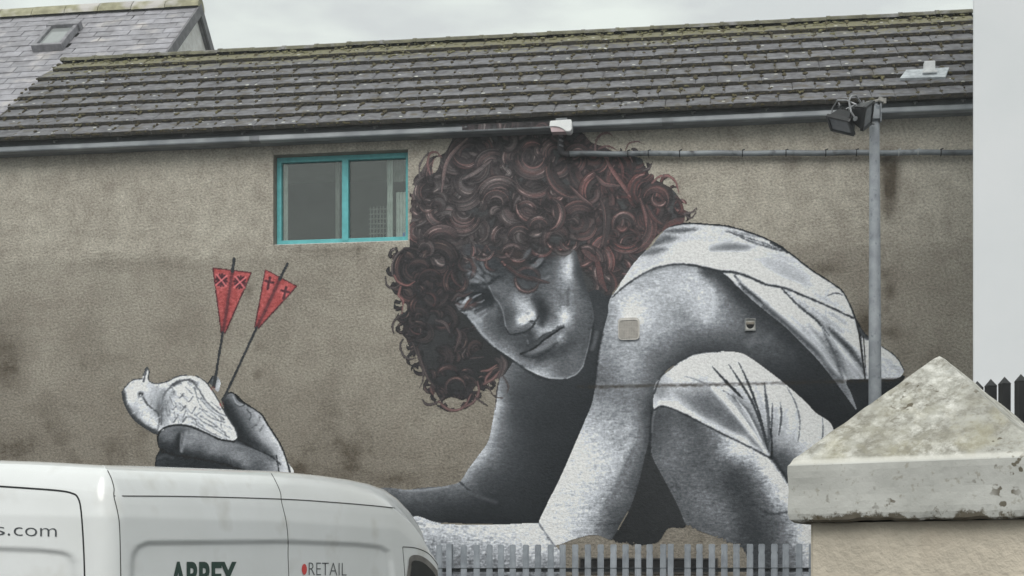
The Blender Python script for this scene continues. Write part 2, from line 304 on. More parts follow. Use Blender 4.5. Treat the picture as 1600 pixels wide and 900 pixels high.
def tile_mat():
    m = surf('concrete_tile', alb(110, 111, 112), alb(80, 80, 81), 9, .88, .5, 70, .006, rnd=.09, third=(alb(84, 80, 70), 6, .54, .70))
    t = m.node_tree; b = t.nodes['Principled BSDF']; K = t.links.new
    src = b.inputs['Base Color'].links[0].from_socket
    g = t.nodes.new('ShaderNodeNewGeometry'); sx = t.nodes.new('ShaderNodeSeparateXYZ'); K(g.outputs['Position'], sx.inputs[0])
    # yellow-green moss thickest on the top two courses
    mr = nd(t, 'ShaderNodeMapRange'); mr.inputs[1].default_value = rz - .55; mr.inputs[2].default_value = rz - .12; mr.inputs[3].default_value = 0.0; mr.inputs[4].default_value = .36; K(sx.outputs['Z'], mr.inputs[0])
    n = nd(t, 'ShaderNodeTexNoise', Scale=9.0, Detail=5.0, Roughness=.7); K(g.outputs['Position'], n.inputs['Vector'])
    a = nd(t, 'ShaderNodeMath', operation='ADD'); K(n.outputs['Fac'], a.inputs[0]); K(mr.outputs[0], a.inputs[1])
    r = nd(t, 'ShaderNodeMapRange'); r.inputs[1].default_value = .62; r.inputs[2].default_value = .80; r.inputs[4].default_value = .85; K(a.outputs[0], r.inputs[0])
    n2 = nd(t, 'ShaderNodeTexNoise', Scale=30.0, Detail=2.0); K(g.outputs['Position'], n2.inputs['Vector'])
    mc = nd(t, 'ShaderNodeMix', data_type='RGBA'); K(n2.outputs['Fac'], mc.inputs[0]); mc.inputs[6].default_value = (*alb(88, 84, 60), 1); mc.inputs[7].default_value = (*alb(122, 120, 92), 1)
    mm = nd(t, 'ShaderNodeMix', data_type='RGBA'); K(r.outputs[0], mm.inputs[0]); K(src, mm.inputs[6]); K(mc.outputs[2], mm.inputs[7])
    # white lichen discs
    v = nd(t, 'ShaderNodeTexVoronoi', Scale=5.5); K(g.outputs['Position'], v.inputs['Vector'])
    n3 = nd(t, 'ShaderNodeTexNoise', Scale=40.0); K(g.outputs['Position'], n3.inputs['Vector']); q = nd(t, 'ShaderNodeMath', operation='MULTIPLY_ADD'); q.inputs[1].default_value = .08; K(n3.outputs['Fac'], q.inputs[0]); K(v.outputs['Distance'], q.inputs[2])
    lr = nd(t, 'ShaderNodeMapRange'); lr.inputs[1].default_value = .175; lr.inputs[2].default_value = .15; lr.inputs[4].default_value = .8; K(q.outputs[0], lr.inputs[0])
    ml = nd(t, 'ShaderNodeMix', data_type='RGBA'); K(lr.outputs[0], ml.inputs[0]); K(mm.outputs[2], ml.inputs[6]); ml.inputs[7].default_value = (*alb(180, 182, 172), 1)
    K(ml.outputs[2], b.inputs['Base Color'])
    return m
M_tile = tile_mat(); M_nose = surf('mossy_tile_nose', alb(76, 73, 66), alb(56, 54, 50), 20, .95, .4, 60, .006)
NC = 8; ex = (sl - .10) / NC; TW = .25
def tile_mesh(w, l, t):
    me = bpy.data.meshes.new('roof_tile'); b = .006
    # lower edge at y=0 thick and proud, upper end thin; a shallow side roll on one edge
    xs = (-w / 2, -w / 2 + .02, w / 2 - .03, w / 2)
    vs = []; fs = []
    for y, h in ((0, t), (.012, t + .004), (l, .010)):
        for i, x in enumerate(xs): vs.append((x, y, h + (-.006 if i in (0, 3) else 0)))
    for j in range(2):
        for i in range(3): fs.append((j * 4 + i, j * 4 + i + 1, j * 4 + i + 5, j * 4 + i + 4))
    k = len(vs); vs += [(xs[0], 0, -.012), (xs[3], 0, -.012), (xs[0], l, -.012), (xs[3], l, -.012)]
    fs += [(k, k + 1, 3, 2, 1, 0), (k, 0, 4, 8, k + 2), (k + 1, k + 3, 11, 7, 3)]
    me.from_pydata(vs, [], fs); me.update()
    me.polygons[6].material_index = 1
    return me
Rp = Matrix.Rotation(pit, 4, 'X')
tm = tile_mesh(TW - .005, ex + .05, .040)
spots = []
for c in range(NC):
    off = (c % 2) * TW / 2 + (c * .037)
    s = t_s0 - TW + off
    while s < PX1:
        if s + TW / 2 > t_s0 + .02 and s < w_s(1560):
            P0 = roof_o + up * (c * ex) + Vector((max(s, t_s0 + .05), 0, 0)); spots.append((w_depth(P0.x) + P0.y * CA, P0))
        s += TW
spots.sort(key=lambda t: t[0])
rt = random.Random(8)
rest_v, rest_f = [], []
for i, (_, P0) in enumerate(spots):
    Mx = Matrix.Translation(P0 + nrm * rt.uniform(-.002, .004)) @ Rp @ Matrix.Rotation(R(rt.uniform(-.3, .3)), 4, 'Z') @ Matrix.Rotation(R(-3.0 + rt.uniform(-.3, .3)), 4, 'X')
    if i < 300:
        o = bpy.data.objects.new('roof_tile', tm); COL.objects.link(o); o.parent = roof; o.matrix_local = Mx
    else:
        k = len(rest_v); rest_v += [Mx @ v.co for v in tm.vertices]; rest_f += [tuple(k + a for a in pl.vertices) for pl in tm.polygons]
tm.materials.append(M_tile); tm.materials.append(M_nose)
me = bpy.data.meshes.new('roof_tile_rest'); me.from_pydata(rest_v, [], rest_f); me.update()
me.materials.append(M_tile); me.materials.append(M_nose)
for i_, pl in enumerate(me.polygons): pl.material_index = 1 if i_ % len(tm.polygons) == 6 else 0
o = mesh_obj('roof_tiles_far_end', me, M_tile, roof); o['kind'] = 'stuff'
# ridge caps
M_ridge = surf('mossy_ridge', alb(104, 103, 84), alb(78, 77, 66), 9, .95, .8, 60, .012, third=(alb(118, 118, 116), 5, .55, .7), rnd=.12)
def cap_mesh(l):
    bm = bmesh.new(); rows = []
    for x, g in ((0, 1.06), (l * .1, 1.06), (l * .1 + .004, 1), (l, .97)):
        rows.append([bm.verts.new((x, -math.cos(a) * .16 * g, math.sin(a) * .085 * g)) for a in [math.pi * k / 8 for k in range(9)]])
    for a, b in zip(rows, rows[1:]):
        for k in range(8): bm.faces.new((a[k], b[k], b[k + 1], a[k + 1]))
    bm.faces.new(rows[0]); bm.faces.new(rows[-1][::-1])
    me = bpy.data.meshes.new('ridge_tile'); bm.to_mesh(me); bm.free(); return me
cm = cap_mesh(.44); cm.materials.append(M_ridge)
s = t_s0 + .02
while s < w_s(1560):
    o = bpy.data.objects.new('ridge_tile', cm); COL.objects.link(o); o.parent = roof; o.location = (s, RY + rt.uniform(-.006, .006), rz - .065 + rt.uniform(-.005, .005)); s += .435
# moss cushions in the joints and along the tile noses
M_moss = surf('moss', alb(74, 68, 48), alb(54, 50, 42), 22, .95, .6, 90, .01, third=(alb(92, 88, 62), 2.2, .55, .7))
ico = bmesh.new(); bmesh.ops.create_icosphere(ico, subdivisions=1, radius=1); ico.verts.ensure_lookup_table()
iv = [v.co.copy() for v in ico.verts]; jf = [tuple(v.index for v in f.verts) for f in ico.faces]; ico.free()
def cushions(name, pts, m, parent):
    vs, fs = [], []
    for P, rx, ry, rzz in pts:
        k = len(vs); a = rt.uniform(0, 6.28); ca, sa = math.cos(a), math.sin(a)
        for v in iv:
            j = rt.uniform(.75, 1.25); x, y, z = v.x * j, v.y * j, v.z * j
            x, y = x * ca - y * sa, x * sa + y * ca
            vs.append(P + Vector((x * rx, 0, 0)) + up * (y * ry) + nrm * (z * rzz))
        fs += [tuple(k + i for i in f) for f in jf]
    me = bpy.data.meshes.new(name); me.from_pydata(vs, [], fs); me.update()
    o = mesh_obj(name, me, m, parent); o['kind'] = 'stuff'; return o
mp_ = []
for _, P0 in spots:
    for _k in range(rt.choice((1, 2, 3, 4))):
        mp_.append((P0 + Vector((-TW / 2 + rt.gauss(0, .012), 0, 0)) + up * rt.uniform(-.01, ex * .95) + nrm * .024, rt.uniform(.014, .032), rt.uniform(.018, .045), .014))
    for _k in range(rt.choice((2, 3, 4, 5))):
        mp_.append((P0 + Vector((rt.uniform(-TW / 2, TW / 2), 0, 0)) + up * rt.uniform(-.012, .012) + nrm * rt.uniform(.012, .03), rt.uniform(.012, .035), rt.uniform(.01, .018), rt.uniform(.008, .018)))
    if rt.random() < .5: mp_.append((P0 + Vector((rt.uniform(-TW / 2, TW / 2), 0, 0)) + up * rt.uniform(.02, ex) + nrm * .022, rt.uniform(.01, .025), rt.uniform(.01, .025), .012))
cushions('moss', mp_, M_moss, roof)
M_mossy = surf('yellow_moss', alb(108, 106, 76), alb(82, 80, 60), 30, .95, .6, 90, .01)
my = []
for _ in range(750):
    c = rt.choice((6, 7, 7, 7, 7)); s = rt.uniform(t_s0 + .1, w_s(1555)); dens = noise.noise(Vector((s * .9, c * .7, 3)))
    if dens < -.12 and rt.random() < .8: continue
    my.append((roof_o + Vector((s, 0, 0)) + up * (c * ex + rt.uniform(0, ex)) + nrm * .026, rt.uniform(.012, .04), rt.uniform(.012, .03), .012))
cushions('yellow_moss', my, M_mossy, roof)
# lead patch and pale vent cowl low on the far end of the roof
def roof_pt(px, py, lift=0.0):                 # where a sight line meets the roof slope
    r = ray(px, py); d = Vector((r.x * CA - r.y * SA, r.x * SA + r.y * CA, r.z)); o0 = Vector((WD * SA, -WD * CA, EYE)) * 1
    o0 = Vector(((0) * CA - (-WD) * SA, (0) * SA + (-WD) * CA, EYE))
    t = (roof_o + nrm * lift - o0).dot(nrm) / d.dot(nrm); return o0 + d * t
M_lead = surf('lead_flashing', alb(176, 182, 182), alb(140, 146, 148), 14, .6, .4, 30, .008)
lead = bpy.data.objects.new('roof_vent', None); COL.objects.link(lead); lead.parent = bld; lead['label'] = 'pale vent cowl on a lead patch'
bm = bmesh.new(); q = [roof_pt(*a, .055) for a in ((1406, 122), (1416, 109), (1450, 107), (1483, 105), (1477, 120), (1440, 121))]
a = [bm.verts.new(v) for v in q]; b = [bm.verts.new(v - nrm * .03) for v in q]; bm.faces.new(a); bm.faces.new(b[::-1])
for i in range(6): bm.faces.new((a[i], a[(i + 1) % 6], b[(i + 1) % 6], b[i]))
from_bm('lead_sheet', bm, M_lead, lead)
bm = bmesh.new(); c = roof_pt(1452, 106, .1); box(bm, c + Vector((0, 0, .01)), (.12, .10, .11), bev=.012); box(bm, c + Vector((0, -.01, -.06)), (.16, .12, .03), bev=.008)
from_bm('cowl', bm, surf('white_plastic', alb(205, 208, 205), alb(185, 188, 186), 10, .5), lead)

# ---- fascia, gutter with brackets, cables
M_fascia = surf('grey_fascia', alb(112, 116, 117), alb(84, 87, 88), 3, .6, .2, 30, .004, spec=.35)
M_gut = surf('grey_gutter', alb(138, 143, 144), alb(112, 117, 119), 2.4, .5, .15, 20, .004, spec=.5, third=(alb(84, 90, 94), 1.1, .52, .7))
gz0 = w_z(800, 203, .20)
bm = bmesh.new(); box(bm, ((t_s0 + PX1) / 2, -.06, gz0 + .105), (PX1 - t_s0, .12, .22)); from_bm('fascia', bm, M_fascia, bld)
bm = bmesh.new()
prof = [(-.121, .118), (-.15, .122), (-.158, .118), (-.160, .074), (-.172, .066), (-.206, .062), (-.213, .054), (-.219, .012), (-.213, 0), (-.121, -.004)]
rows = [[bm.verts.new((s, y, gz0 + z)) for y, z in prof] for s in np.linspace(t_s0 - .02, PX1, 60)]
for a, b in zip(rows, rows[1:]):
    for k in range(len(prof) - 1): bm.faces.new((a[k], b[k], b[k + 1], a[k + 1]))
bm.faces.new(rows[0]); bm.faces.new(rows[-1][::-1])
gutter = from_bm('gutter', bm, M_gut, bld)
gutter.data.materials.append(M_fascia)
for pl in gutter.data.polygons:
    if pl.center.z > gz0 + .07: pl.material_index = 1  # upper faces take the darker grey: shade under the tiles put into colour
M_clip = surf('pale_bracket', alb(170, 172, 170), alb(120, 122, 122), 20, .6)
for px in (-18, 83, 183, 285, 377, 475, 584, 691, 777, 973, 1082, 1197, 1311, 1430, 1505):
    bm = bmesh.new(); s = w_s(px, .2)
    box(bm, (s, -.170, gz0 + .108), (.020, .016, .028), bev=.003); box(bm, (s + .008, -.165, gz0 + .127), (.05, .05, .010), bev=.003)
    from_bm('gutter_bracket', bm, M_clip, gutter)
for px in (398, 1043): 
    bm = bmesh.new(); s = w_s(px, .2)
    pr2 = [(y - .006 if y < -.13 else y, z) for y, z in prof[3:]]
    rws = [[bm.verts.new((s + d, y, gz0 + z - .003)) for y, z in pr2] for d in (-.06, .06)]
    for k in range(len(pr2) - 1): bm.faces.new((rws[0][k], rws[1][k], rws[1][k + 1], rws[0][k + 1]))
    from_bm('gutter_joint', bm, M_fascia, gutter)
M_cable = surf('black_cable', (.02, .02, .022), None, 10, .6)
# ---------------------------------------------------------------- the painted mural (colours worked out stroke by stroke)
MX0, MX1, MY0, MY1 = 185, 1432, 188, 908
MW, MH = MX1 - MX0, MY1 - MY0
prng = np.random.default_rng(11)
img = np.zeros((MH, MW, 3), np.float32)
pid = np.zeros((MH, MW), np.uint8)
SKIN, HAIR, TUNIC, KNEECLOTH, BIRD, HAND, ARROWA, ARROWB, SHADE = 1, 2, 3, 4, 5, 6, 7, 8, 9

def nfield(sx, sy, seed):
    r = np.random.default_rng(seed)
    gh, gw = int(MH / sy) + 3, int(MW / sx) + 3
    g = r.standard_normal((gh, gw)).astype(np.float32)
    yy = np.arange(MH) / sy; xx = np.arange(MW) / sx
    y0 = yy.astype(int); x0 = xx.astype(int)
    fy = yy - y0; fx = xx - x0
    fy = (fy * fy * (3 - 2 * fy)).astype(np.float32)[:, None]; fx = (fx * fx * (3 - 2 * fx)).astype(np.float32)[None, :]
    a = g[y0][:, x0]; b = g[y0][:, x0 + 1]; c = g[y0 + 1][:, x0]; d = g[y0 + 1][:, x0 + 1]
    return (a * (1 - fx) + b * fx) * (1 - fy) + (c * (1 - fx) + d * fx) * fy

NF = 0.55 * nfield(1.3, 1.3, 1) + 0.6 * nfield(2.4, 1.9, 2)
NB = 0.75 * nfield(4.6, 3.2, 3) + 0.32 * nfield(9, 6, 4)
NL = nfield(36, 26, 5)
NS = .8 * nfield(5.5, 1.5, 6) + .5 * nfield(2.2, 3.4, 7)

def cr(pts, closed=False, n=7):
    p = np.array(pts, float)
    if len(p) < 3: return p
    if closed: q = np.vstack([p[-1], p, p[0], p[1]])
    else: q = np.vstack([2 * p[0] - p[1], p, 2 * p[-1] - p[-2]])
    out = []
    t = np.linspace(0, 1, n, endpoint=False)[:, None]
    for i in range(1, len(q) - 2):
        a, b, c, d = q[i - 1], q[i], q[i + 1], q[i + 2]
        out.append(0.5 * (2 * b + (c - a) * t + (2 * a - 5 * b + 4 * c - d) * t ** 2 + (3 * b - a - 3 * c + d) * t ** 3))
    out = np.vstack(out)
    return out if closed else np.vstack([out, p[-1]])

def window(x0, y0, x1, y1):
    a = max(int(x0) - MX0, 0); b = min(int(x1) + 2 - MX0, MW); c = max(int(y0) - MY0, 0); d = min(int(y1) + 2 - MY0, MH)
    if a >= b or c >= d: return None
    X, Y = np.meshgrid(np.arange(a, b, dtype=np.float32) + MX0, np.arange(c, d, dtype=np.float32) + MY0)
    return slice(c, d), slice(a, b), X, Y

def inside(poly, X, Y):
    m = np.zeros(X.shape, bool)
    for (xa, ya), (xb, yb) in zip(poly, np.roll(poly, -1, 0)):
        if ya == yb: continue
        m ^= ((ya > Y) != (yb > Y)) & (X < (xb - xa) * (Y - ya) / (yb - ya) + xa)
    return m

def tint(v, warm=0.0):
    return np.stack([v - 3 + 6 * warm, v, v + 2.5 - 7 * warm], -1)

def shepard(tones, X, Y, s, p=1.5):
    """smooth field through the tone samples (multiquadric), kept within their range"""
    T = np.array([t[:3] for t in tones], float)
    if len(T) == 1: return np.full(X.shape, T[0, 2], np.float32)
    c2 = float(s * 1.2) ** 2
    D = np.sqrt(((T[:, None, :2] - T[None, :, :2]) ** 2).sum(-1) + c2)
    n = len(T); A = np.zeros((n + 1, n + 1)); A[:n, :n] = D - np.eye(n) * s * .55; A[:n, n] = A[n, :n] = 1
    wv = np.linalg.solve(A, np.append(T[:, 2], 0))
    out = np.full(X.shape, wv[n], np.float32)
    for k in range(n): out += (wv[k] * np.sqrt((X - T[k, 0]) ** 2 + (Y - T[k, 1]) ** 2 + c2)).astype(np.float32)
    return np.clip(out, max(T[:, 2].min() - 6, 34), T[:, 2].max() + 8)

def region(k, pts, tones, s=9, grain=1.0, closed_smooth=True, warm=0.0, p=1.5, only=None):
    poly = cr(pts, True, 6) if closed_smooth else np.array(pts, float)
    w = window(poly[:, 0].min() - 2, poly[:, 1].min() - 2, poly[:, 0].max() + 2, poly[:, 1].max() + 2)
    if w is None: return
    sy, sx, X, Y = w
    m = inside(poly, X, Y)
    if only is not None: m &= np.isin(pid[sy, sx], only)
    v = shepard(tones, X, Y, s, p)
    amp = 4 + 16 * np.clip((v - 45) / 90, 0, 1)
    rough = 0.7 + 0.25 * np.clip((Y - 600) / 120, 0, 1)
    v = v + grain * rough * amp * (0.42 * NF[sy, sx] + 0.36 * NB[sy, sx] + 0.46 * NS[sy, sx]) + grain * 1.5 * NL[sy, sx]
    img[sy, sx][m] = tint(v, warm)[m]
    pid[sy, sx][m] = k

def stroke(pts, w, col, a=1.0, soft=1.2, only=None, k=None, smooth=True, taper=None, n=6, rough=.6):
    q = cr(pts, False, n) if smooth else np.array(pts, float)
    L = len(q)
    if taper: wid = np.interp(np.linspace(0, 1, L), np.linspace(0, 1, len(taper)), np.array(taper) * w)
    else: wid = np.full(L, float(w))
    mw = wid.max() / 2 + soft + 1
    win = window(q[:, 0].min() - mw, q[:, 1].min() - mw, q[:, 0].max() + mw, q[:, 1].max() + mw)
    if win is None: return
    sy, sx, X, Y = win
    best = np.full(X.shape, 1e9, np.float32)
    for i in range(L - 1):
        ax, ay = q[i]; bx, by = q[i + 1]
        dx, dy = bx - ax, by - ay
        l2 = dx * dx + dy * dy + 1e-9
        t = np.clip(((X - ax) * dx + (Y - ay) * dy) / l2, 0, 1)
        d = np.sqrt((X - ax - t * dx) ** 2 + (Y - ay - t * dy) ** 2) - (wid[i] + (wid[i + 1] - wid[i]) * t) / 2
        np.minimum(best, d, out=best)
    al = np.clip(0.5 - (best + rough * min(soft, 2.2) * (.34 * NF[sy, sx] + .22 * NB[sy, sx])) / soft, 0, 1) * a
    if only is not None: al = al * np.isin(pid[sy, sx], only)
    if k is None: al = al * (pid[sy, sx] > 0)
    else:
        new = (al > 0.4) & (pid[sy, sx] == 0)
        al = np.where(new, 1, al) * ((pid[sy, sx] > 0) | new)
        pid[sy, sx][al > 0.4] = k
    c = np.array(tint(np.float32(col)) if np.isscalar(col) else col, np.float32)
    c = c[None, None] + (5 * NF[sy, sx] + 3 * NB[sy, sx])[..., None]
    img[sy, sx] = img[sy, sx] * (1 - al[..., None]) + c * al[..., None]

def blob(x, y, rx, ry, ang, col, a=1.0, only=None):
    R = max(rx, ry) * 2.2
    win = window(x - R, y - R, x + R, y + R)
    if win is None: return
    sy, sx, X, Y = win
    c, s = math.cos(math.radians(ang)), math.sin(math.radians(ang))
    u = ((X - x) * c + (Y - y) * s) / rx; v = (-(X - x) * s + (Y - y) * c) / ry
    al = np.exp(-(u * u + v * v) * 1.2) * a * (pid[sy, sx] > 0)
    al = al * np.clip(1 + 0.35 * NF[sy, sx] + 0.2 * NB[sy, sx], 0, 1.4)
    if only is not None: al = al * np.isin(pid[sy, sx], only)
    al = np.clip(al, 0, 1)[..., None]
    cc = np.array(tint(np.float32(col)) if np.isscalar(col) else col, np.float32)
    img[sy, sx] = img[sy, sx] * (1 - al) + cc * al

region(SKIN, [(1000, 600), (1032, 600), (1034, 720), (1000, 730)], [(1010, 650, 50)], grain=.5)
region(SKIN, [(700, 762), (600, 770), (520, 776), (462, 768), (440, 738), (260, 742), (300, 790), (420, 818), (600, 814), (700, 815)], [(600, 780, 90), (450, 800, 80), (300, 770, 60)])
# ---- shadowed far arm and the dark under the chin
region(SKIN, [(790, 560), (780, 597), (775, 625), (768, 665), (762, 690), (748, 710), (731, 733), (718, 752), (700, 758), (670, 763), (640, 765), (590, 764),
              (590, 806), (650, 811), (700, 817), (770, 819), (845, 820), (870, 800), (905, 720), (935, 650), (945, 600), (955, 470), (960, 440), (900, 400), (880, 520), (840, 560)],
       [(777, 632, 185), (772, 660, 170), (783, 650, 110), (795, 620, 80), (800, 650, 76), (830, 630, 64), (820, 600, 72), (880, 640, 54), (905, 620, 54), (910, 600, 54), (930, 560, 58),
        (800, 700, 76), (778, 690, 110), (757, 708, 165), (745, 722, 165), (760, 722, 115), (728, 745, 150), (745, 742, 92), (790, 740, 68), (850, 740, 50), (880, 690, 50), (720, 770, 88), (690, 775, 84),
        (640, 775, 100), (620, 780, 84), (700, 800, 50), (640, 800, 56), (800, 800, 48), (740, 805, 46), (830, 800, 46), (920, 470, 62), (940, 500, 66), (905, 400, 62), (930, 540, 58)], s=6, grain=0.8)
stroke([(718, 753), (732, 765), (745, 772)], 3, 55, 0.8, 2)
stroke([(700, 760), (660, 766), (625, 766)], 4, 150, 0.6, 3)
stroke([(735, 768), (755, 778), (775, 785)], 5, 105, 0.5, 5)
# ---- lit near arm: shoulder, upper arm, the dark of the armpit and the forearm
region(SKIN, [(956, 462), (950, 490), (942, 520), (936, 548), (932, 580), (930, 603), (925, 630), (915, 655), (900, 690), (876, 745), (856, 785), (842, 817), (850, 832), (866, 852),
              (900, 842), (930, 836), (958, 844), (968, 822), (986, 790), (999, 750), (1008, 712), (1015, 690), (1018, 660), (1021, 640), (1024, 605), (1032, 590), (1060, 568),
              (1125, 556), (1200, 590), (1250, 630), (1300, 675), (1345, 648), (1415, 588), (1330, 585), (1250, 510), (1180, 420), (1120, 400), (1060, 396), (1000, 415)],
       [(957, 490, 135), (972, 472, 180), (985, 488, 205), (975, 500, 185), (1000, 445, 160), (1050, 425, 162), (1085, 432, 172), (1110, 450, 170), (1100, 475, 175), (1030, 465, 165), (1055, 470, 160), (1065, 485, 132), (1030, 485, 160),
        (1050, 500, 140), (1100, 495, 165), (1122, 500, 140), (1140, 470, 110), (1130, 440, 105), (1150, 455, 68), (1165, 470, 64), (1150, 500, 118), (1150, 525, 92), (1000, 515, 165), (1025, 540, 135), (1060, 528, 118),
        (1090, 520, 112), (1080, 540, 78), (1120, 535, 78), (1060, 552, 80), (948, 540, 140), (958, 580, 122), (985, 570, 150), (1000, 550, 145), (1040, 570, 80), (1012, 588, 112), (940, 592, 105), (1020, 560, 105), (990, 592, 135),
        (1180, 500, 84), (1170, 540, 84), (1200, 520, 86), (1205, 545, 90), (1190, 475, 58), (1230, 520, 58), (1240, 545, 72), (1270, 560, 52), (1260, 590, 52), (1300, 600, 46), (1300, 630, 44), (1330, 630, 46), (1380, 605, 44), (1210, 575, 58), (1280, 640, 44),
        (950, 625, 128), (945, 640, 140), (935, 660, 158), (925, 690, 180), (970, 640, 132), (1000, 640, 112), (1013, 640, 62), (1010, 680, 74), (998, 690, 120), (990, 668, 152), (960, 690, 150), (920, 720, 192), (950, 710, 178),
        (980, 720, 142), (1000, 720, 84), (900, 760, 195), (895, 740, 200), (940, 760, 165), (975, 770, 105), (985, 755, 90), (955, 740, 165), (860, 810, 195), (890, 800, 180), (930, 800, 152), (955, 800, 92), (950, 825, 82), (880, 838, 190), (920, 825, 160), (905, 780, 172)], s=7, grain=1.15)
for q, w, c, a in [([(1000, 500), (1030, 515), (1060, 505)], 12, 175, .25), ([(955, 720), (975, 705), (985, 690)], 8, 190, .35), ([(1165, 535), (1195, 530), (1215, 515)], 6, 125, .4),
                   ([(1180, 520), (1172, 540)], 6, 130, .4), ([(1110, 450), (1115, 480), (1105, 500)], 12, 195, .35), ([(945, 790), (965, 760), (990, 700)], 7, 75, .35)]:
    stroke(q, w, c, a, 9, only=[SKIN])
# ---- forearm along the foot of the wall
region(SKIN, [(640, 812), (690, 818), (770, 820), (842, 818), (850, 832), (868, 852), (880, 870), (884, 908), (630, 908)],
       [(680, 830, 170), (740, 835, 178), (800, 840, 185), (845, 840, 190), (700, 855, 140), (760, 860, 150), (830, 862, 170), (860, 862, 180), (700, 880, 112), (780, 885, 118), (860, 890, 120)], s=12, grain=1.5)
stroke([(842, 818), (853, 834), (868, 855)], 3, 95, 0.7, 2)
# ---- the dark gap and the bent leg
region(SKIN, [(1016, 692), (1008, 714), (999, 750), (986, 790), (968, 824), (957, 846), (985, 853), (1012, 851), (1030, 846), (1045, 826), (1072, 822), (1060, 780), (1035, 740)],
       [(1015, 730, 54), (1010, 800, 48), (1040, 790, 54), (990, 840, 44)], s=20, grain=0.7, warm=0.2)
region(SKIN, [(1021, 640), (1032, 634), (1048, 636), (1075, 648), (1100, 660), (1135, 678), (1170, 695), (1207, 714), (1222, 733), (1245, 770), (1290, 800), (1290, 908), (1168, 908), (1160, 868), (1130, 845), (1098, 832), (1074, 822), (1062, 796), (1048, 768), (1034, 742), (1019, 712), (1017, 680)],
       [(1035, 655, 82), (1062, 680, 118), (1040, 712, 112), (1035, 690, 84), (1080, 668, 80), (1098, 690, 88), (1135, 698, 165), (1150, 708, 190), (1165, 712, 180), (1115, 702, 112), (1085, 715, 92), (1125, 722, 92), (1160, 732, 88), (1185, 728, 165), (1200, 738, 200),
        (1213, 752, 208), (1222, 772, 195), (1212, 790, 150), (1185, 755, 105), (1140, 758, 72), (1155, 790, 68), (1090, 760, 104), (1105, 785, 118), (1130, 808, 112), (1060, 745, 100), (1068, 790, 92), (1100, 815, 96), (1172, 812, 64), (1195, 785, 100), (1190, 805, 80), (1215, 806, 104),
        (1180, 840, 60), (1222, 838, 108), (1250, 842, 180), (1266, 860, 195), (1240, 865, 120), (1140, 850, 88), (1200, 870, 66)], s=7, grain=1.3)
stroke([(1188, 796), (1205, 803), (1230, 800)], 3, 60, 0.7, 2.5, only=[SKIN])
stroke([(1120, 690), (1105, 715), (1075, 738)], 6, 70, 0.4, 8, only=[SKIN])
stroke([(1140, 730), (1152, 765), (1165, 800), (1180, 850)], 16, 62, 0.4, 16, only=[SKIN])
stroke([(1019, 645), (1016, 690), (1014, 712)], 4, 48, 0.9, 2.5)
stroke([(1024, 640), (1020, 655), (1019, 675)], 3, 130, 0.6, 2.5)
# ---- cloth over the knee
region(KNEECLOTH, [(1021, 622), (1023, 602), (1032, 590), (1046, 577), (1066, 563), (1090, 552), (1125, 549), (1155, 551), (1172, 559), (1196, 576), (1223, 597), (1250, 620), (1275, 645), (1302, 670), (1300, 740), (1240, 760), (1222, 738), (1207, 718), (1170, 697), (1135, 680), (1100, 662), (1075, 649), (1048, 637), (1032, 634), (1022, 640)],
       [(1060, 580, 215), (1100, 568, 220), (1140, 566, 226), (1180, 580, 218), (1210, 605, 212), (1240, 635, 208), (1120, 590, 214), (1075, 590, 212), (1045, 600, 185), (1035, 612, 130), (1033, 626, 190), (1048, 628, 195), (1062, 636, 205), (1085, 648, 205), (1075, 618, 150), (1090, 632, 120),
        (1110, 645, 108), (1110, 620, 120), (1125, 645, 100), (1140, 660, 96), (1115, 658, 185), (1150, 672, 120), (1140, 680, 200), (1170, 690, 205), (1160, 660, 150), (1130, 618, 205), (1145, 637, 205), (1160, 655, 200), (1175, 678, 205), (1150, 625, 130), (1165, 645, 96), (1178, 665, 92), (1185, 690, 90),
        (1165, 612, 205), (1178, 630, 200), (1190, 655, 195), (1210, 640, 195), (1225, 660, 200), (1250, 655, 215), (1280, 690, 205), (1215, 690, 150), (1235, 690, 170), (1255, 690, 200), (1225, 720, 85), (1215, 705, 100), (1245, 725, 110), (1265, 710, 190)], s=5, grain=0.8, p=2.0)
for q, w, c in [([(1113, 573), (1135, 597), (1150, 612), (1160, 622)], 4, 60), ([(1139, 570), (1156, 596), (1174, 626), (1188, 660), (1199, 700)], 3.4, 80), ([(1154, 566), (1168, 596), (1181, 630), (1191, 665), (1200, 695)], 3.4, 80),
                ([(1194, 598), (1198, 630), (1201, 660), (1201, 700)], 5, 85), ([(1207, 630), (1206, 660), (1203, 690)], 3, 75), ([(1219, 628), (1221, 650), (1217, 680)], 3, 85), ([(1230, 606), (1243, 630), (1250, 660), (1247, 690)], 2.2, 95),
                ([(1285, 652), (1286, 672), (1284, 690)], 2, 90), ([(1185, 640), (1195, 680), (1201, 715)], 2.5, 45), ([(1130, 610), (1150, 624), (1170, 645), (1185, 680), (1195, 700)], 2, 95), ([(1070, 588), (1095, 596), (1110, 605)], 2, 140)]:
    stroke(q, w, c, 0.9, 1.8, only=[KNEECLOTH], taper=[.3, 1, 1, .5])
for q, w, c in [([(1115, 606), (1140, 632), (1165, 665), (1195, 705)], 9, 210), ([(1160, 640), (1178, 668), (1196, 700)], 4, 200), ([(1030, 629), (1055, 632), (1080, 645), (1120, 665), (1160, 686), (1200, 710)], 6, 208)]:
    stroke(q, w, c, 0.8, 3, only=[KNEECLOTH])
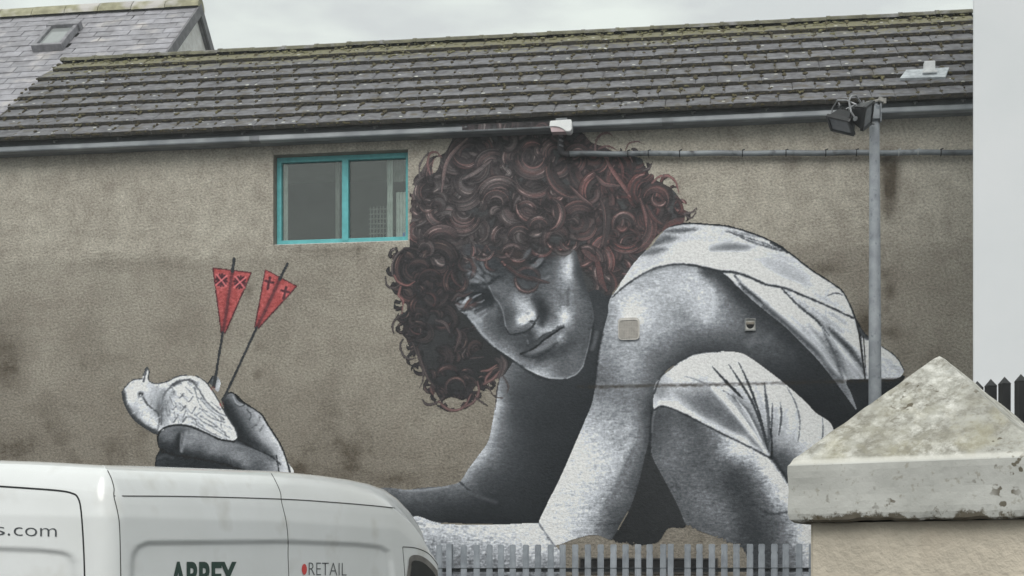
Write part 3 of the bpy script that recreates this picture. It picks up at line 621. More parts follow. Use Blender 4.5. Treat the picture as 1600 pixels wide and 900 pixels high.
for q, w, c, a, so in [([(1060, 615), (1085, 630), (1110, 648), (1150, 672)], 16, 112, .6, 14), ([(1115, 622), (1135, 645), (1160, 672), (1190, 702)], 9, 98, .65, 8), ([(1145, 618), (1165, 640), (1182, 668), (1196, 700)], 6, 100, .6, 6), ([(1180, 600), (1192, 640), (1198, 680)], 8, 150, .5, 8), ([(1212, 640), (1210, 670), (1206, 700)], 7, 140, .5, 7), ([(1228, 640), (1226, 670), (1216, 705)], 7, 160, .45, 8), ([(1246, 640), (1244, 670), (1232, 710)], 7, 165, .45, 8)]:
    stroke(q, w, c, a, so, only=[KNEECLOTH], taper=[.3, 1, 1, .3])
for q, w, c in [([(1113, 573), (1135, 597), (1150, 612), (1160, 622)], 4, 60), ([(1139, 570), (1156, 596), (1174, 626), (1188, 660), (1199, 700)], 3.6, 74), ([(1154, 566), (1168, 596), (1181, 630), (1191, 665), (1200, 695)], 3.6, 74), ([(1112, 604), (1140, 630), (1165, 662), (1195, 704)], 7, 208), ([(1150, 622), (1170, 650), (1190, 690)], 3.5, 205)]:
    stroke(q, w, c, .85, 1.8, only=[KNEECLOTH], taper=[.3, 1, 1, .5])
stroke([(1022, 641), (1032, 635), (1048, 638), (1075, 650), (1100, 663), (1135, 681), (1170, 698), (1207, 719), (1222, 738)], 3, 50, 0.85, 2)
stroke([(1022, 615), (1032, 590), (1046, 577), (1066, 563), (1090, 552), (1125, 549)], 2.5, 55, 0.8, 2)
stroke([(1206, 712), (1206, 690), (1204, 670)], 3, 45, .9, 2); stroke([(1206, 716), (1222, 738), (1235, 758)], 7, 62, .8, 5)
# ---- tunic over the shoulder
region(TUNIC, [(957, 463), (966, 448), (984, 417), (1000, 398), (1016, 386), (1030, 368), (1045, 355), (1070, 350), (1100, 351), (1140, 355), (1180, 367), (1210, 380), (1228, 392), (1243, 403), (1270, 424), (1300, 443), (1317, 457), (1329, 478), (1337, 500), (1350, 520), (1362, 530), (1385, 546), (1401, 560), (1413, 578), (1402, 591), (1370, 593), (1324, 594), (1330, 615), (1338, 640),
               (1317, 612), (1297, 586), (1276, 560), (1251, 534), (1226, 510), (1201, 490), (1176, 469), (1152, 447), (1132, 428), (1110, 419), (1085, 415), (1058, 413), (1025, 418), (1000, 430), (976, 446)],
       [(1000, 420, 205), (1050, 395, 215), (1100, 400, 222), (1090, 370, 205), (1150, 370, 195), (1140, 410, 222), (1180, 400, 220), (1190, 425, 210), (1230, 440, 205), (1225, 415, 190), (1260, 435, 210), (1290, 455, 212), (1310, 475, 205), (1200, 455, 218), (1230, 480, 222), (1250, 500, 218),
        (1275, 525, 212), (1290, 500, 205), (1310, 520, 205), (1330, 530, 212), (1350, 560, 210), (1390, 565, 208), (1320, 560, 195), (1340, 585, 190), (1290, 560, 150), (1300, 580, 120), (1320, 615, 130), (1385, 588, 190), (1270, 470, 205), (1030, 375, 150), (1055, 358, 170)], s=9, grain=0.62)
blob(1142, 387, 30, 6, 2, 128, .9); blob(1160, 386, 20, 4, -4, 140, .6); blob(1120, 390, 14, 4, -8, 150, .5); blob(1232, 432, 38, 9, 24, 168, .6); blob(1255, 428, 26, 6, 30, 178, .6); blob(1200, 410, 20, 9, 25, 185, .6); blob(1215, 400, 30, 4, 15, 175, .5)
for q, w, c, a, so in [([(1140, 362), (1175, 378), (1215, 390), (1230, 393)], 2.5, 105, .8, 2), ([(1135, 361), (1165, 366), (1190, 371)], 3, 130, .7, 3),
                      ([(1040, 362), (1060, 361), (1085, 359)], 4, 95, .75, 3), ([(1018, 382), (1040, 374), (1052, 374)], 6, 105, .75, 5), ([(1005, 396), (1020, 394), (1035, 390)], 7, 110, .7, 6),
                      ([(1148, 431), (1163, 449), (1180, 463), (1193, 476)], 5.5, 52, .9, 2.5), ([(1131, 428), (1150, 446), (1178, 468), (1200, 487)], 5, 85, .5, 5),
                      ([(1219, 449), (1240, 470), (1262, 488), (1285, 508), (1296, 522)], 2.6, 75, .85, 2),
                      ([(1190, 470), (1215, 492), (1245, 515), (1275, 540), (1292, 556)], 10, 92, .6, 12), ([(1245, 518), (1270, 540), (1292, 560), (1300, 575)], 7, 72, .7, 8), ([(1200, 487), (1230, 512), (1262, 545), (1290, 580)], 5, 165, .5, 6),
                      ([(1283, 508), (1300, 525), (1325, 545), (1345, 560)], 7, 105, .7, 8), ([(1300, 520), (1318, 536), (1335, 548)], 5, 62, .6, 6), ([(1288, 512), (1300, 535), (1315, 565), (1322, 592)], 4.5, 105, .8, 5), ([(1296, 545), (1309, 565), (1314, 592)], 5, 85, .7, 6),
                      ([(1325, 550), (1338, 570), (1348, 590)], 4, 110, .75, 4), ([(1310, 555), (1325, 575), (1330, 592)], 5, 150, .6, 6), ([(1296, 488), (1315, 500), (1325, 508)], 3, 130, .6, 4), ([(1290, 500), (1312, 512), (1330, 520)], 5, 165, .5, 6),
                      ([(1270, 525), (1292, 548), (1312, 580), (1322, 594)], 5, 225, .6, 5), ([(1308, 530), (1332, 560), (1352, 585)], 5, 222, .7, 4),
                      ([(1341, 502), (1346, 540), (1351, 592)], 2.2, 55, .85, 1.6), ([(1349, 522), (1352, 560)], 2, 80, .7, 1.6), ([(1340, 505), (1343, 530)], 1.6, 90, .7, 1.6), ([(1290, 452), (1291, 520), (1292, 575)], 1.4, 165, .6, 1.6),
                      ([(1293, 462), (1305, 458), (1318, 461)], 2, 70, .8, 1.6), ([(1292, 462), (1297, 450), (1310, 450)], 2, 165, .5, 2), ([(1385, 568), (1395, 575), (1408, 578)], 4, 165, .5, 4), ([(1380, 570), (1384, 580)], 4, 150, .5, 4)]:
    stroke(q, w * 1.15, c - 8 if c < 150 else c, min(1, a * 1.12), so * 1.7 if w > 3 else so * 1.3, only=[TUNIC], taper=[.35, 1, 1, .35], rough=.8)
for q, w, c, a, so in [([(1165, 455), (1195, 478), (1235, 510), (1268, 540), (1300, 580), (1322, 615)], 12, 108, .75, 14), ([(1150, 437), (1180, 455), (1215, 482), (1250, 512)], 6, 224, .7, 8), ([(1225, 462), (1260, 495), (1290, 520), (1305, 545)], 6, 226, .6, 8), ([(1250, 478), (1290, 508), (1330, 550), (1350, 585)], 7, 128, .65, 10), ([(1262, 505), (1288, 535), (1306, 570), (1312, 592)], 7, 100, .7, 9),
                      ([(1300, 500), (1325, 528), (1345, 560)], 5, 215, .6, 7), ([(1315, 545), (1330, 565), (1345, 590)], 6, 118, .65, 8), ([(1215, 498), (1250, 528), (1285, 566)], 5, 190, .5, 8), ([(1255, 448), (1285, 466), (1320, 484)], 8, 172, .6, 10), ([(1180, 420), (1230, 440), (1270, 460)], 8, 225, .5, 12), ([(1165, 400), (1215, 415), (1260, 440)], 9, 165, .45, 12), ([(1060, 372), (1100, 372), (1140, 376)], 6, 178, .5, 10), ([(1000, 410), (1040, 398), (1090, 396)], 8, 186, .45, 12), ([(1085, 408), (1120, 414), (1160, 420)], 5, 178, .5, 8),
                      ([(985, 430), (1015, 412), (1045, 404)], 5, 168, .5, 8), ([(1370, 555), (1390, 566), (1405, 580)], 5, 150, .55, 7), ([(1362, 540), (1372, 565), (1378, 590)], 5, 160, .5, 7)]:
    stroke(q, w, c, a, so, only=[TUNIC], taper=[.3, 1, 1, .3])
for q, w, c, a, so in [([(1195, 479), (1230, 508), (1262, 536), (1290, 562), (1303, 584)], 9, 74, .85, 9), ([(1205, 478), (1245, 512), (1278, 542), (1302, 574), (1320, 592)], 8, 228, .7, 8), ([(1216, 506), (1258, 546), (1292, 586), (1330, 634)], 4, 168, .6, 5),
                      ([(1284, 508), (1292, 530), (1304, 553), (1311, 575), (1317, 592)], 4, 88, .85, 5), ([(1296, 513), (1310, 528), (1326, 545), (1346, 570), (1352, 586)], 7, 72, .85, 7), ([(1290, 515), (1311, 541), (1331, 566), (1349, 590)], 5, 218, .75, 5), ([(1312, 552), (1322, 572), (1328, 592)], 5, 150, .7, 6),
                      ([(1222, 451), (1245, 475), (1276, 501), (1296, 524)], 3, 66, .9, 2.4), ([(1228, 452), (1252, 476), (1282, 500)], 4, 160, .6, 5), ([(1200, 452), (1235, 482), (1275, 515)], 6, 224, .5, 8), ([(1250, 470), (1285, 494), (1318, 520)], 4, 150, .6, 6), ([(1262, 470), (1300, 490), (1330, 506)], 4, 196, .5, 6)]:
    stroke(q, w, c, a, so, only=[TUNIC], taper=[.3, 1, 1, .3], rough=.9)
for q, w, c, a, so in [([(1018, 384), (1036, 374), (1060, 372)], 6, 108, .8, 6), ([(1004, 398), (1022, 392), (1042, 390)], 6, 112, .75, 6), ([(1040, 361), (1062, 359), (1090, 357)], 4, 100, .8, 4), ([(1112, 389), (1142, 384), (1168, 387)], 8, 122, .75, 8), ([(1133, 361), (1170, 372), (1205, 384), (1228, 393)], 2.4, 90, .85, 2.4), ([(1200, 406), (1226, 418), (1256, 434)], 9, 172, .6, 10), ([(1222, 424), (1248, 436), (1270, 446)], 5, 160, .5, 7)]:
    stroke(q, w, c, a, so, only=[TUNIC], taper=[.3, 1, 1, .3], rough=.9)
stroke([(957, 464), (976, 447), (1000, 431), (1025, 419), (1058, 413), (1085, 415), (1108, 420), (1125, 424), (1150, 426), (1180, 437), (1195, 444), (1225, 450), (1258, 463), (1295, 479), (1333, 497)], 3.6, 58, .92, 2.2, taper=[.5, .8, 1, 1.3, 1.3, 1, .9, .9])
stroke([(1100, 420), (1135, 432), (1160, 456), (1195, 488)], 14, 58, .75, 14, only=[SKIN])
stroke([(1110, 424), (1140, 445), (1175, 475), (1215, 510), (1260, 552), (1300, 600)], 22, 54, .7, 22, only=[SKIN])
stroke([(1000, 432), (1025, 421), (1058, 417), (1085, 419)], 6, 120, .5, 8, only=[SKIN])
stroke([(1045, 354), (1070, 349), (1100, 350), (1140, 354), (1180, 366), (1210, 379), (1228, 391), (1243, 402), (1270, 423), (1300, 442), (1317, 456), (1329, 478), (1338, 500), (1350, 520), (1357, 527)], 3.2, 56, .95, 1.6, k=TUNIC)
stroke([(1205, 379), (1222, 387), (1230, 394)], 5, 60, .9, 1.5, k=TUNIC)
stroke([(1337, 500), (1345, 520), (1356, 529)], 8, 70, .9, 3, k=TUNIC, taper=[.3, 1, .7])
stroke([(1378, 541), (1401, 558), (1413, 578)], 2.2, 60, .9, 1.4, k=TUNIC)
# ---- hand, bird and arrows
region(HAND, [(246, 690), (246, 682), (252, 672), (264, 666), (282, 664), (302, 668), (325, 678), (345, 686), (364, 688), (370, 680), (364, 664), (355, 650), (349, 636), (346, 625), (352, 618), (360, 614), (368, 617), (377, 626), (387, 633), (398, 640), (409, 649), (416, 661), (426, 676), (438, 696), (446, 716), (454, 745), (350, 760), (246, 745), (243, 727), (245, 714), (250, 703)],
       [(252, 690, 72), (262, 680, 122), (275, 690, 62), (285, 676, 85), (291, 688, 150), (298, 676, 138), (270, 712, 54), (258, 704, 58), (250, 722, 72), (265, 728, 70), (325, 690, 130), (335, 700, 150), (350, 700, 132), (310, 702, 92), (310, 715, 66), (372, 712, 158), (392, 716, 118), (350, 722, 62), (300, 730, 52), (405, 728, 100),
        (352, 640, 66), (362, 622, 118), (370, 640, 100), (385, 642, 138), (404, 652, 170), (392, 658, 128), (372, 658, 72), (378, 680, 60), (402, 678, 142), (414, 690, 175), (428, 708, 190), (440, 732, 195), (424, 728, 125), (402, 700, 105), (365, 685, 50), (415, 712, 130), (390, 695, 70)], s=5, grain=0.8)
stroke([(352, 640), (368, 668), (388, 690), (420, 706)], 20, 56, .7, 16, only=[HAND]); stroke([(318, 686), (345, 694), (380, 700), (415, 712), (432, 730)], 12, 142, .65, 11, only=[HAND]); stroke([(256, 704), (290, 712), (330, 722), (370, 730)], 15, 52, .75, 12, only=[HAND]); stroke([(250, 730), (290, 735)], 8, 76, .5, 8, only=[HAND])
stroke([(400, 655), (416, 684), (434, 712), (444, 740)], 12, 172, .5, 10, only=[HAND]); stroke([(372, 628), (388, 640), (402, 654)], 9, 140, .5, 8, only=[HAND]); blob(268, 684, 7, 12, 20, 112, .6, [HAND]); blob(279, 692, 5, 16, 5, 52, .8, [HAND]); stroke([(291, 676), (288, 690), (284, 705)], 4, 158, .6, 4, only=[HAND]); stroke([(298, 676), (297, 692)], 2, 140, .5, 2, only=[HAND])
stroke([(350, 628), (358, 650), (370, 672), (384, 690)], 14, 52, .75, 12, only=[HAND]); stroke([(384, 688), (405, 700), (428, 716)], 7, 58, .6, 8, only=[HAND]); stroke([(250, 724), (290, 730), (340, 736), (400, 738)], 12, 58, .6, 12, only=[HAND]); blob(256, 692, 8, 8, 0, 64, .6, [HAND]); stroke([(262, 668), (284, 667), (304, 671), (330, 682)], 4, 128, .6, 4, only=[HAND])
stroke([(249, 702), (262, 708), (298, 715), (345, 724), (385, 737)], 2.6, 36, .85, 2.4, only=[HAND]); stroke([(372, 686), (394, 699), (422, 712), (438, 726)], 2.4, 40, .8, 2.4, only=[HAND]); stroke([(352, 690), (378, 698), (408, 710), (428, 722)], 4, 132, .55, 4, only=[HAND])
stroke([(256, 688), (268, 680), (276, 676)], 5, 118, .6, 4, only=[HAND]); stroke([(292, 684), (320, 692), (348, 702), (370, 714)], 7, 122, .5, 7, only=[HAND]); stroke([(248, 716), (258, 712), (270, 716)], 4, 92, .6, 4, only=[HAND]); stroke([(262, 724), (264, 734)], 2, 44, .6, 2, only=[HAND]); stroke([(386, 640), (392, 648), (390, 656)], 2, 60, .6, 2, only=[HAND]); stroke([(406, 652), (402, 662), (394, 668)], 2, 70, .6, 2, only=[HAND]); stroke([(412, 664), (406, 674)], 2, 80, .5, 2, only=[HAND])
stroke([(364, 619), (369, 629), (376, 633), (381, 631)], 2, 170, .8, 1.5); stroke([(367, 616), (374, 626), (382, 631)], 2.5, 50, .9, 1.5); stroke([(367, 631), (374, 635), (382, 633)], 1.5, 60, .6, 1.5)
stroke([(432, 712), (434, 724), (436, 738)], 2, 45, .9, 1.2); stroke([(370, 700), (400, 706), (425, 720)], 3, 95, .5, 4); stroke([(284, 678), (282, 692), (283, 705)], 3, 165, .5, 3); stroke([(279, 680), (277, 700)], 5, 50, .7, 4); stroke([(398, 645), (404, 655), (402, 662)], 2, 195, .5, 2)
region(HAND, [(326, 597), (332, 588), (340, 588), (345, 596), (344, 606), (340, 613), (333, 606)], [(330, 597, 75), (340, 600, 190), (338, 606, 170)], s=3)
region(BIRD, [(190, 613), (195, 605), (205, 595), (214, 592), (220, 592), (224, 585), (228, 576), (231, 576), (233, 585), (232, 594), (241, 599), (254, 598), (265, 594), (277, 588), (291, 586), (306, 588), (316, 593), (326, 603), (337, 619), (347, 638), (358, 656), (368, 671), (371, 681), (366, 688), (355, 689), (340, 686), (322, 678), (302, 668), (282, 664), (262, 667), (248, 678), (240, 678), (228, 671), (212, 660), (200, 645), (192, 628)],
       [(205, 605, 205), (230, 600, 200), (213, 630, 195), (225, 650, 190), (240, 660, 185), (235, 620, 185), (247, 615, 170), (250, 640, 120), (262, 600, 205), (290, 592, 212), (320, 605, 215), (340, 640, 212), (362, 680, 205), (280, 610, 205), (300, 620, 205), (275, 640, 190), (300, 650, 190), (330, 660, 195), (340, 680, 200), (258, 660, 180), (205, 645, 120)], s=5, grain=0.85)
O = [BIRD]
stroke([(190, 616), (193, 632), (202, 648), (215, 661), (229, 671), (242, 677)], 13, 62, .95, 5, only=O); stroke([(208, 645), (222, 660), (238, 668)], 6, 130, .5, 6, only=O)
stroke([(244, 676), (249, 660), (247, 645), (240, 640), (232, 633), (226, 624)], 2.4, 62, .85, 2, only=O); stroke([(254, 610), (249, 622), (248, 640)], 6, 120, .5, 5, only=O)
blob(250, 638, 6, 18, 0, 80, .6, O); blob(235, 622, 12, 8, 40, 150, .5, O)
stroke([(252, 664), (253, 640), (255, 620), (263, 608), (276, 597), (296, 593)], 3, 70, .85, 2, only=O); stroke([(272, 601), (281, 596)], 6, 62, .85, 3, only=O); stroke([(296, 594), (303, 598)], 6, 75, .8, 3, only=O)
stroke([(300, 595), (312, 611), (323, 628), (340, 644), (350, 656)], 2.2, 70, .85, 1.6, only=O)
for q in [[(304, 606), (310, 628), (316, 640), (306, 650)], [(316, 627), (328, 640), (344, 652), (346, 664)], [(313, 650), (330, 660), (350, 676), (355, 688)], [(318, 640), (334, 650), (343, 660)], [(284, 662), (290, 653), (300, 652), (307, 660), (305, 668)], [(264, 640), (270, 660)], [(272, 645), (279, 660)],
          [(280, 630), (290, 640), (286, 652)], [(265, 620), (272, 634)], [(282, 615), (294, 628)], [(307, 620), (322, 630)], [(310, 660), (336, 682)], [(300, 655), (312, 656), (322, 664)], [(345, 652), (346, 668), (352, 676)], [(258, 625), (262, 650)], [(290, 605), (300, 615)], [(330, 628), (344, 640)]]:
    stroke(q, 1.8, 95, .75, 1.7, only=O)
blob(270, 615, 5, 5, 0, 95, .7, O); blob(308, 600, 4, 5, 30, 80, .7, O); blob(300, 630, 10, 8, 0, 225, .5, O)
for q in [[(268, 648), (266, 658)], [(276, 648), (276, 662)], [(292, 660), (299, 658)], [(320, 668), (345, 683)], [(326, 645), (338, 660)]]: stroke(q, 4, 220, .6, 3, only=O)
for _ in range(190):
    bx, by = prng.uniform(195, 368), prng.uniform(590, 688)
    wing = bx > 256
    an = math.radians(prng.uniform(25, 75) if wing else prng.uniform(100, 160)); ll = prng.uniform(3, 8)
    stroke([(bx, by), (bx + ll * math.cos(an), by + ll * math.sin(an))], prng.uniform(1.1, 2.2), prng.choice([112, 135, 150, 222]), .5, 1.6, only=O, smooth=False)
for q in [[(262, 628), (268, 640), (276, 634)], [(274, 630), (282, 642), (290, 634)], [(264, 648), (270, 660), (277, 652)], [(278, 648), (284, 660), (291, 652)], [(290, 636), (299, 646), (306, 636)], [(272, 612), (279, 622), (287, 615)], [(286, 618), (294, 628), (302, 619)], [(304, 648), (318, 660), (338, 668)], [(312, 638), (328, 652), (350, 660)], [(320, 630), (336, 642), (352, 650)], [(300, 660), (320, 672), (346, 684)], [(314, 622), (328, 634)], [(326, 664), (344, 676), (358, 684)]]:
    stroke(q, 2.2, 84, .75, 2, only=O); stroke([(x + 1.5, y + 2.6) for x, y in q], 2, 222, .6, 2, only=O)
stroke([(258, 612), (254, 635), (256, 662)], 7, 128, .6, 7, only=O); stroke([(232, 600), (245, 612), (252, 628)], 8, 150, .5, 9, only=O); stroke([(214, 600), (206, 612), (208, 628)], 9, 214, .6, 9, only=O); stroke([(222, 640), (236, 655), (243, 668)], 9, 206, .5, 9, only=O); blob(205, 606, 6, 6, 0, 160, .4, O)
stroke([(190, 620), (194, 634), (203, 648), (216, 661), (229, 670), (243, 676)], 8, 52, .9, 4, only=O)
blob(262, 640, 6, 26, 5, 150, .35, O); blob(300, 660, 26, 6, 25, 160, .3, O); blob(330, 640, 6, 20, -35, 150, .35, O)
blob(220, 616, 4.2, 4.2, 0, 40, 1.3, O); blob(219.6, 617.5, 1.2, 1.2, 0, 210, 1.2, O); stroke([(224, 622), (230, 632)], 3, 70, .8, 2, only=O)
stroke([(224, 596), (227, 584), (230, 575)], 3, 62, .85, 1.5, only=O); stroke([(221, 593), (224, 588)], 3, 215, .8, 1.5, only=O)
oc = 58
stroke([(190, 613), (195, 605), (205, 595), (214, 592), (222, 592)], 2.2, oc, .9, 1.3, k=BIRD); stroke([(224, 586), (229, 574), (233, 580), (232, 593), (241, 599), (254, 598), (265, 594), (277, 588), (291, 586)], 2.4, oc, .9, 1.3, k=BIRD)
stroke([(306, 587), (317, 593), (327, 603), (338, 620), (348, 638), (358, 655), (368, 671), (371, 681)], 2.4, oc, .9, 1.4, k=BIRD)
stroke([(246, 690), (247, 680), (253, 671), (264, 666), (282, 664), (302, 668), (325, 678), (345, 687), (366, 690)], 3, 42, .95, 1.5, k=HAND)
stroke([(246, 690), (249, 700), (258, 704)], 2.4, 42, .9, 1.3, k=HAND); stroke([(250, 703), (244, 714), (243, 728), (246, 742)], 2.4, 50, .9, 1.3, k=HAND)
stroke([(346, 624), (353, 617), (361, 613), (369, 617), (378, 626), (388, 633), (399, 640), (410, 649), (417, 661), (427, 676), (439, 696), (447, 716), (455, 745)], 3, 46, .95, 1.4, k=HAND)

def arrow(k, tri, shaft, crosses):
    region(k, tri, [(p[0], p[1], 90) for p in tri], s=9, closed_smooth=False)
    w = window(min(p[0] for p in tri), min(p[1] for p in tri), max(p[0] for p in tri), max(p[1] for p in tri)); sy, sx, X, Y = w
    m = (pid[sy, sx] == k)
    img[sy, sx][m] = (np.array([160, 77, 75]) + (9 * NF[sy, sx] + 7 * NB[sy, sx])[..., None])[m]
    c = np.mean(tri, 0)
    stroke([shaft[1], shaft[2], shaft[3]], 9, (128, 58, 60), .75, 5, only=[k])
    stroke([shaft[1], shaft[2], shaft[3]], 4.5, (86, 46, 50), .9, 2, only=[k])
    t = tri + [tri[0]]
    for a, b in zip(t, t[1:]): stroke([a, b], 2.4, (78, 44, 48), .95, 1.3, k=k)
    stroke(shaft[:2], 5, 50, 1, 1.2, k=k); stroke(shaft[3:], 5, 50, 1, 1.2, k=k, taper=[.9, .9, 1.1])
    for cx, cy, kind in crosses:
        if kind == 'x':
            blob(cx, cy, 9, 10, 0, (205, 120, 122), .9, [k])
            for an in (0, 90, 180, 270):
                a = math.radians(an + 8)
                for d in (-.5, 0, .5):
                    stroke([(cx + 2.5 * math.cos(a), cy + 2.5 * math.sin(a)), (cx + 8.5 * math.cos(a + d), cy + 9.5 * math.sin(a + d))], 3.4, (68, 38, 44), .95, 1.2, only=[k])
            for an in (45, 135, 225, 315):
                a = math.radians(an + 4); stroke([(cx, cy), (cx + 12 * math.cos(a), cy + 12 * math.sin(a))], 2.2, (208, 118, 120), .85, 1.4, only=[k])
        else:
            blob(cx, cy, 7, 10, 10, (205, 112, 112), .7, [k])
            stroke([(cx + 2, cy - 8), (cx - 2, cy + 10)], 4.2, (70, 38, 44), .95, 1.3, only=[k]); stroke([(cx - 5, cy - 3), (cx + 6.5, cy - .5)], 4, (70, 38, 44), .95, 1.3, only=[k])
arrow(ARROWA, [(332.5, 418.5), (393, 426), (352, 520), (345.5, 520)], [(366, 404), (363, 424), (354, 485), (348, 520), (342, 556), (334, 604)], [(346, 438, 'x'), (375, 441, 'x')])
arrow(ARROWB, [(414.5, 421), (464, 447), (404, 513), (398, 511)], [(449, 412), (437, 436), (418, 478), (401, 512), (374, 570), (348, 626)], [(420, 442, '+'), (445, 457, '+')])
stroke([(332, 588), (326, 598)], 3, 55, .9, 1.5, k=HAND); blob(332, 607, 3, 3, 0, (170, 70, 66), .9); blob(346, 632, 3, 3, 0, (170, 70, 66), .9)

# ---- hair: dark mass, then ringlets over it
HP = [(716, 196), (703, 224), (692, 240), (672, 246), (657, 268), (648, 290), (642, 312), (643, 336), (640, 352), (639, 368), (634, 385), (620, 398), (613, 414), (614, 432), (622, 448), (622, 462), (628, 476), (626, 492), (630, 505), (628, 522), (640, 536), (652, 556),
      (660, 578), (673, 600), (684, 620), (690, 627), (702, 620), (722, 626), (734, 618), (742, 606), (752, 598), (770, 594), (785, 588), (795, 576), (804, 560), (808, 548), (830, 520), (900, 470), (930, 452), (946, 462), (957, 458), (972, 438), (990, 412), (1010, 390), (1030, 366), (1050, 353), (1068, 348), (1070, 335), (1066, 316), (1052, 296), (1036, 286), (1018, 276), (1008, 258), (1000, 246), (968, 240), (945, 229), (925, 222), (912, 208), (895, 196), (880, 190), (740, 190)]
region(HAIR, HP, [(700, 300, 66), (800, 280, 68), (900, 300, 66), (1000, 330, 70), (650, 430, 52), (680, 500, 56), (700, 560, 50), (740, 500, 46), (750, 560, 44), (900, 420, 66), (940, 440, 60)], s=30, grain=0.7, warm=0.25)

# ---- face
FP = [(724, 383), (720, 410), (722, 440), (713, 470), (716, 484), (727, 492), (740, 509), (752, 524), (770, 541), (788, 553), (806, 565), (822, 576), (840, 585), (857, 591), (872, 592), (887, 591), (901, 584), (911, 572), (915, 558), (920, 538), (924, 517), (928, 500), (926, 480), (919, 458), (911, 432), (904, 405), (898, 391), (880, 394), (852, 397), (835, 393), (805, 388), (762, 384)]
FT = [(735, 398, 88), (728, 418, 92), (742, 424, 125), (752, 432, 138), (732, 438, 105), (748, 444, 112), (762, 418, 92), (780, 430, 80), (770, 444, 100), (785, 450, 118), (795, 462, 122), (770, 455, 118),
      (800, 470, 140), (815, 478, 185), (825, 474, 170), (812, 490, 160), (795, 485, 105), (800, 495, 92), (815, 502, 222), (808, 498, 190), (833, 492, 215), (826, 498, 200), (805, 511, 118), (796, 515, 108), (820, 512, 110), (845, 486, 62), (840, 470, 78), (848, 495, 66), (850, 478, 70), (838, 458, 92),
      (840, 516, 168), (850, 514, 170), (828, 520, 72), (830, 530, 82), (822, 526, 92), (882, 494, 215), (880, 502, 210), (888, 490, 185), (868, 482, 150), (872, 498, 150), (850, 452, 112), (858, 438, 108), (862, 425, 104), (872, 440, 138), (866, 460, 132), (858, 470, 128),
      (889, 398, 184), (890, 412, 196), (890, 425, 184), (889, 436, 175), (880, 405, 150), (876, 395, 135), (886, 448, 152), (892, 462, 150), (880, 468, 130), (895, 480, 140), (905, 465, 112), (902, 440, 112), (898, 415, 140), (908, 480, 118), (914, 470, 104), (900, 500, 118), (915, 500, 104), (910, 520, 104), (915, 545, 96), (905, 550, 104), (900, 425, 95),
      (868, 522, 170), (874, 528, 172), (885, 515, 140), (890, 528, 92), (880, 545, 76), (862, 552, 74), (845, 560, 82), (835, 556, 92), (850, 570, 140), (835, 570, 138), (843, 582, 175), (858, 586, 165), (868, 566, 128), (880, 580, 108), (892, 562, 120), (895, 545, 108), (875, 572, 110),
      (722, 478, 150), (735, 492, 155), (745, 502, 168), (752, 510, 150), (762, 520, 128), (772, 505, 100), (782, 520, 84), (775, 528, 122), (788, 540, 140), (800, 550, 150), (760, 500, 120), (770, 488, 122), (780, 500, 78), (808, 540, 92), (800, 530, 88), (812, 556, 112), (820, 566, 150), (806, 560, 165), (758, 470, 50), (748, 462, 58), (765, 462, 52), (770, 475, 95),
      (835, 405, 60), (850, 418, 86), (862, 402, 88), (820, 430, 70), (830, 440, 72), (848, 432, 98), (800, 420, 72), (790, 400, 64), (855, 390, 80)]
region(SKIN, FP, [(t[0], t[1], 40 + (t[2] - 40) * (.78 if t[2] < 170 else .90)) for t in FT], s=3.2, grain=1.25, p=1.8)
FACE = [SKIN]
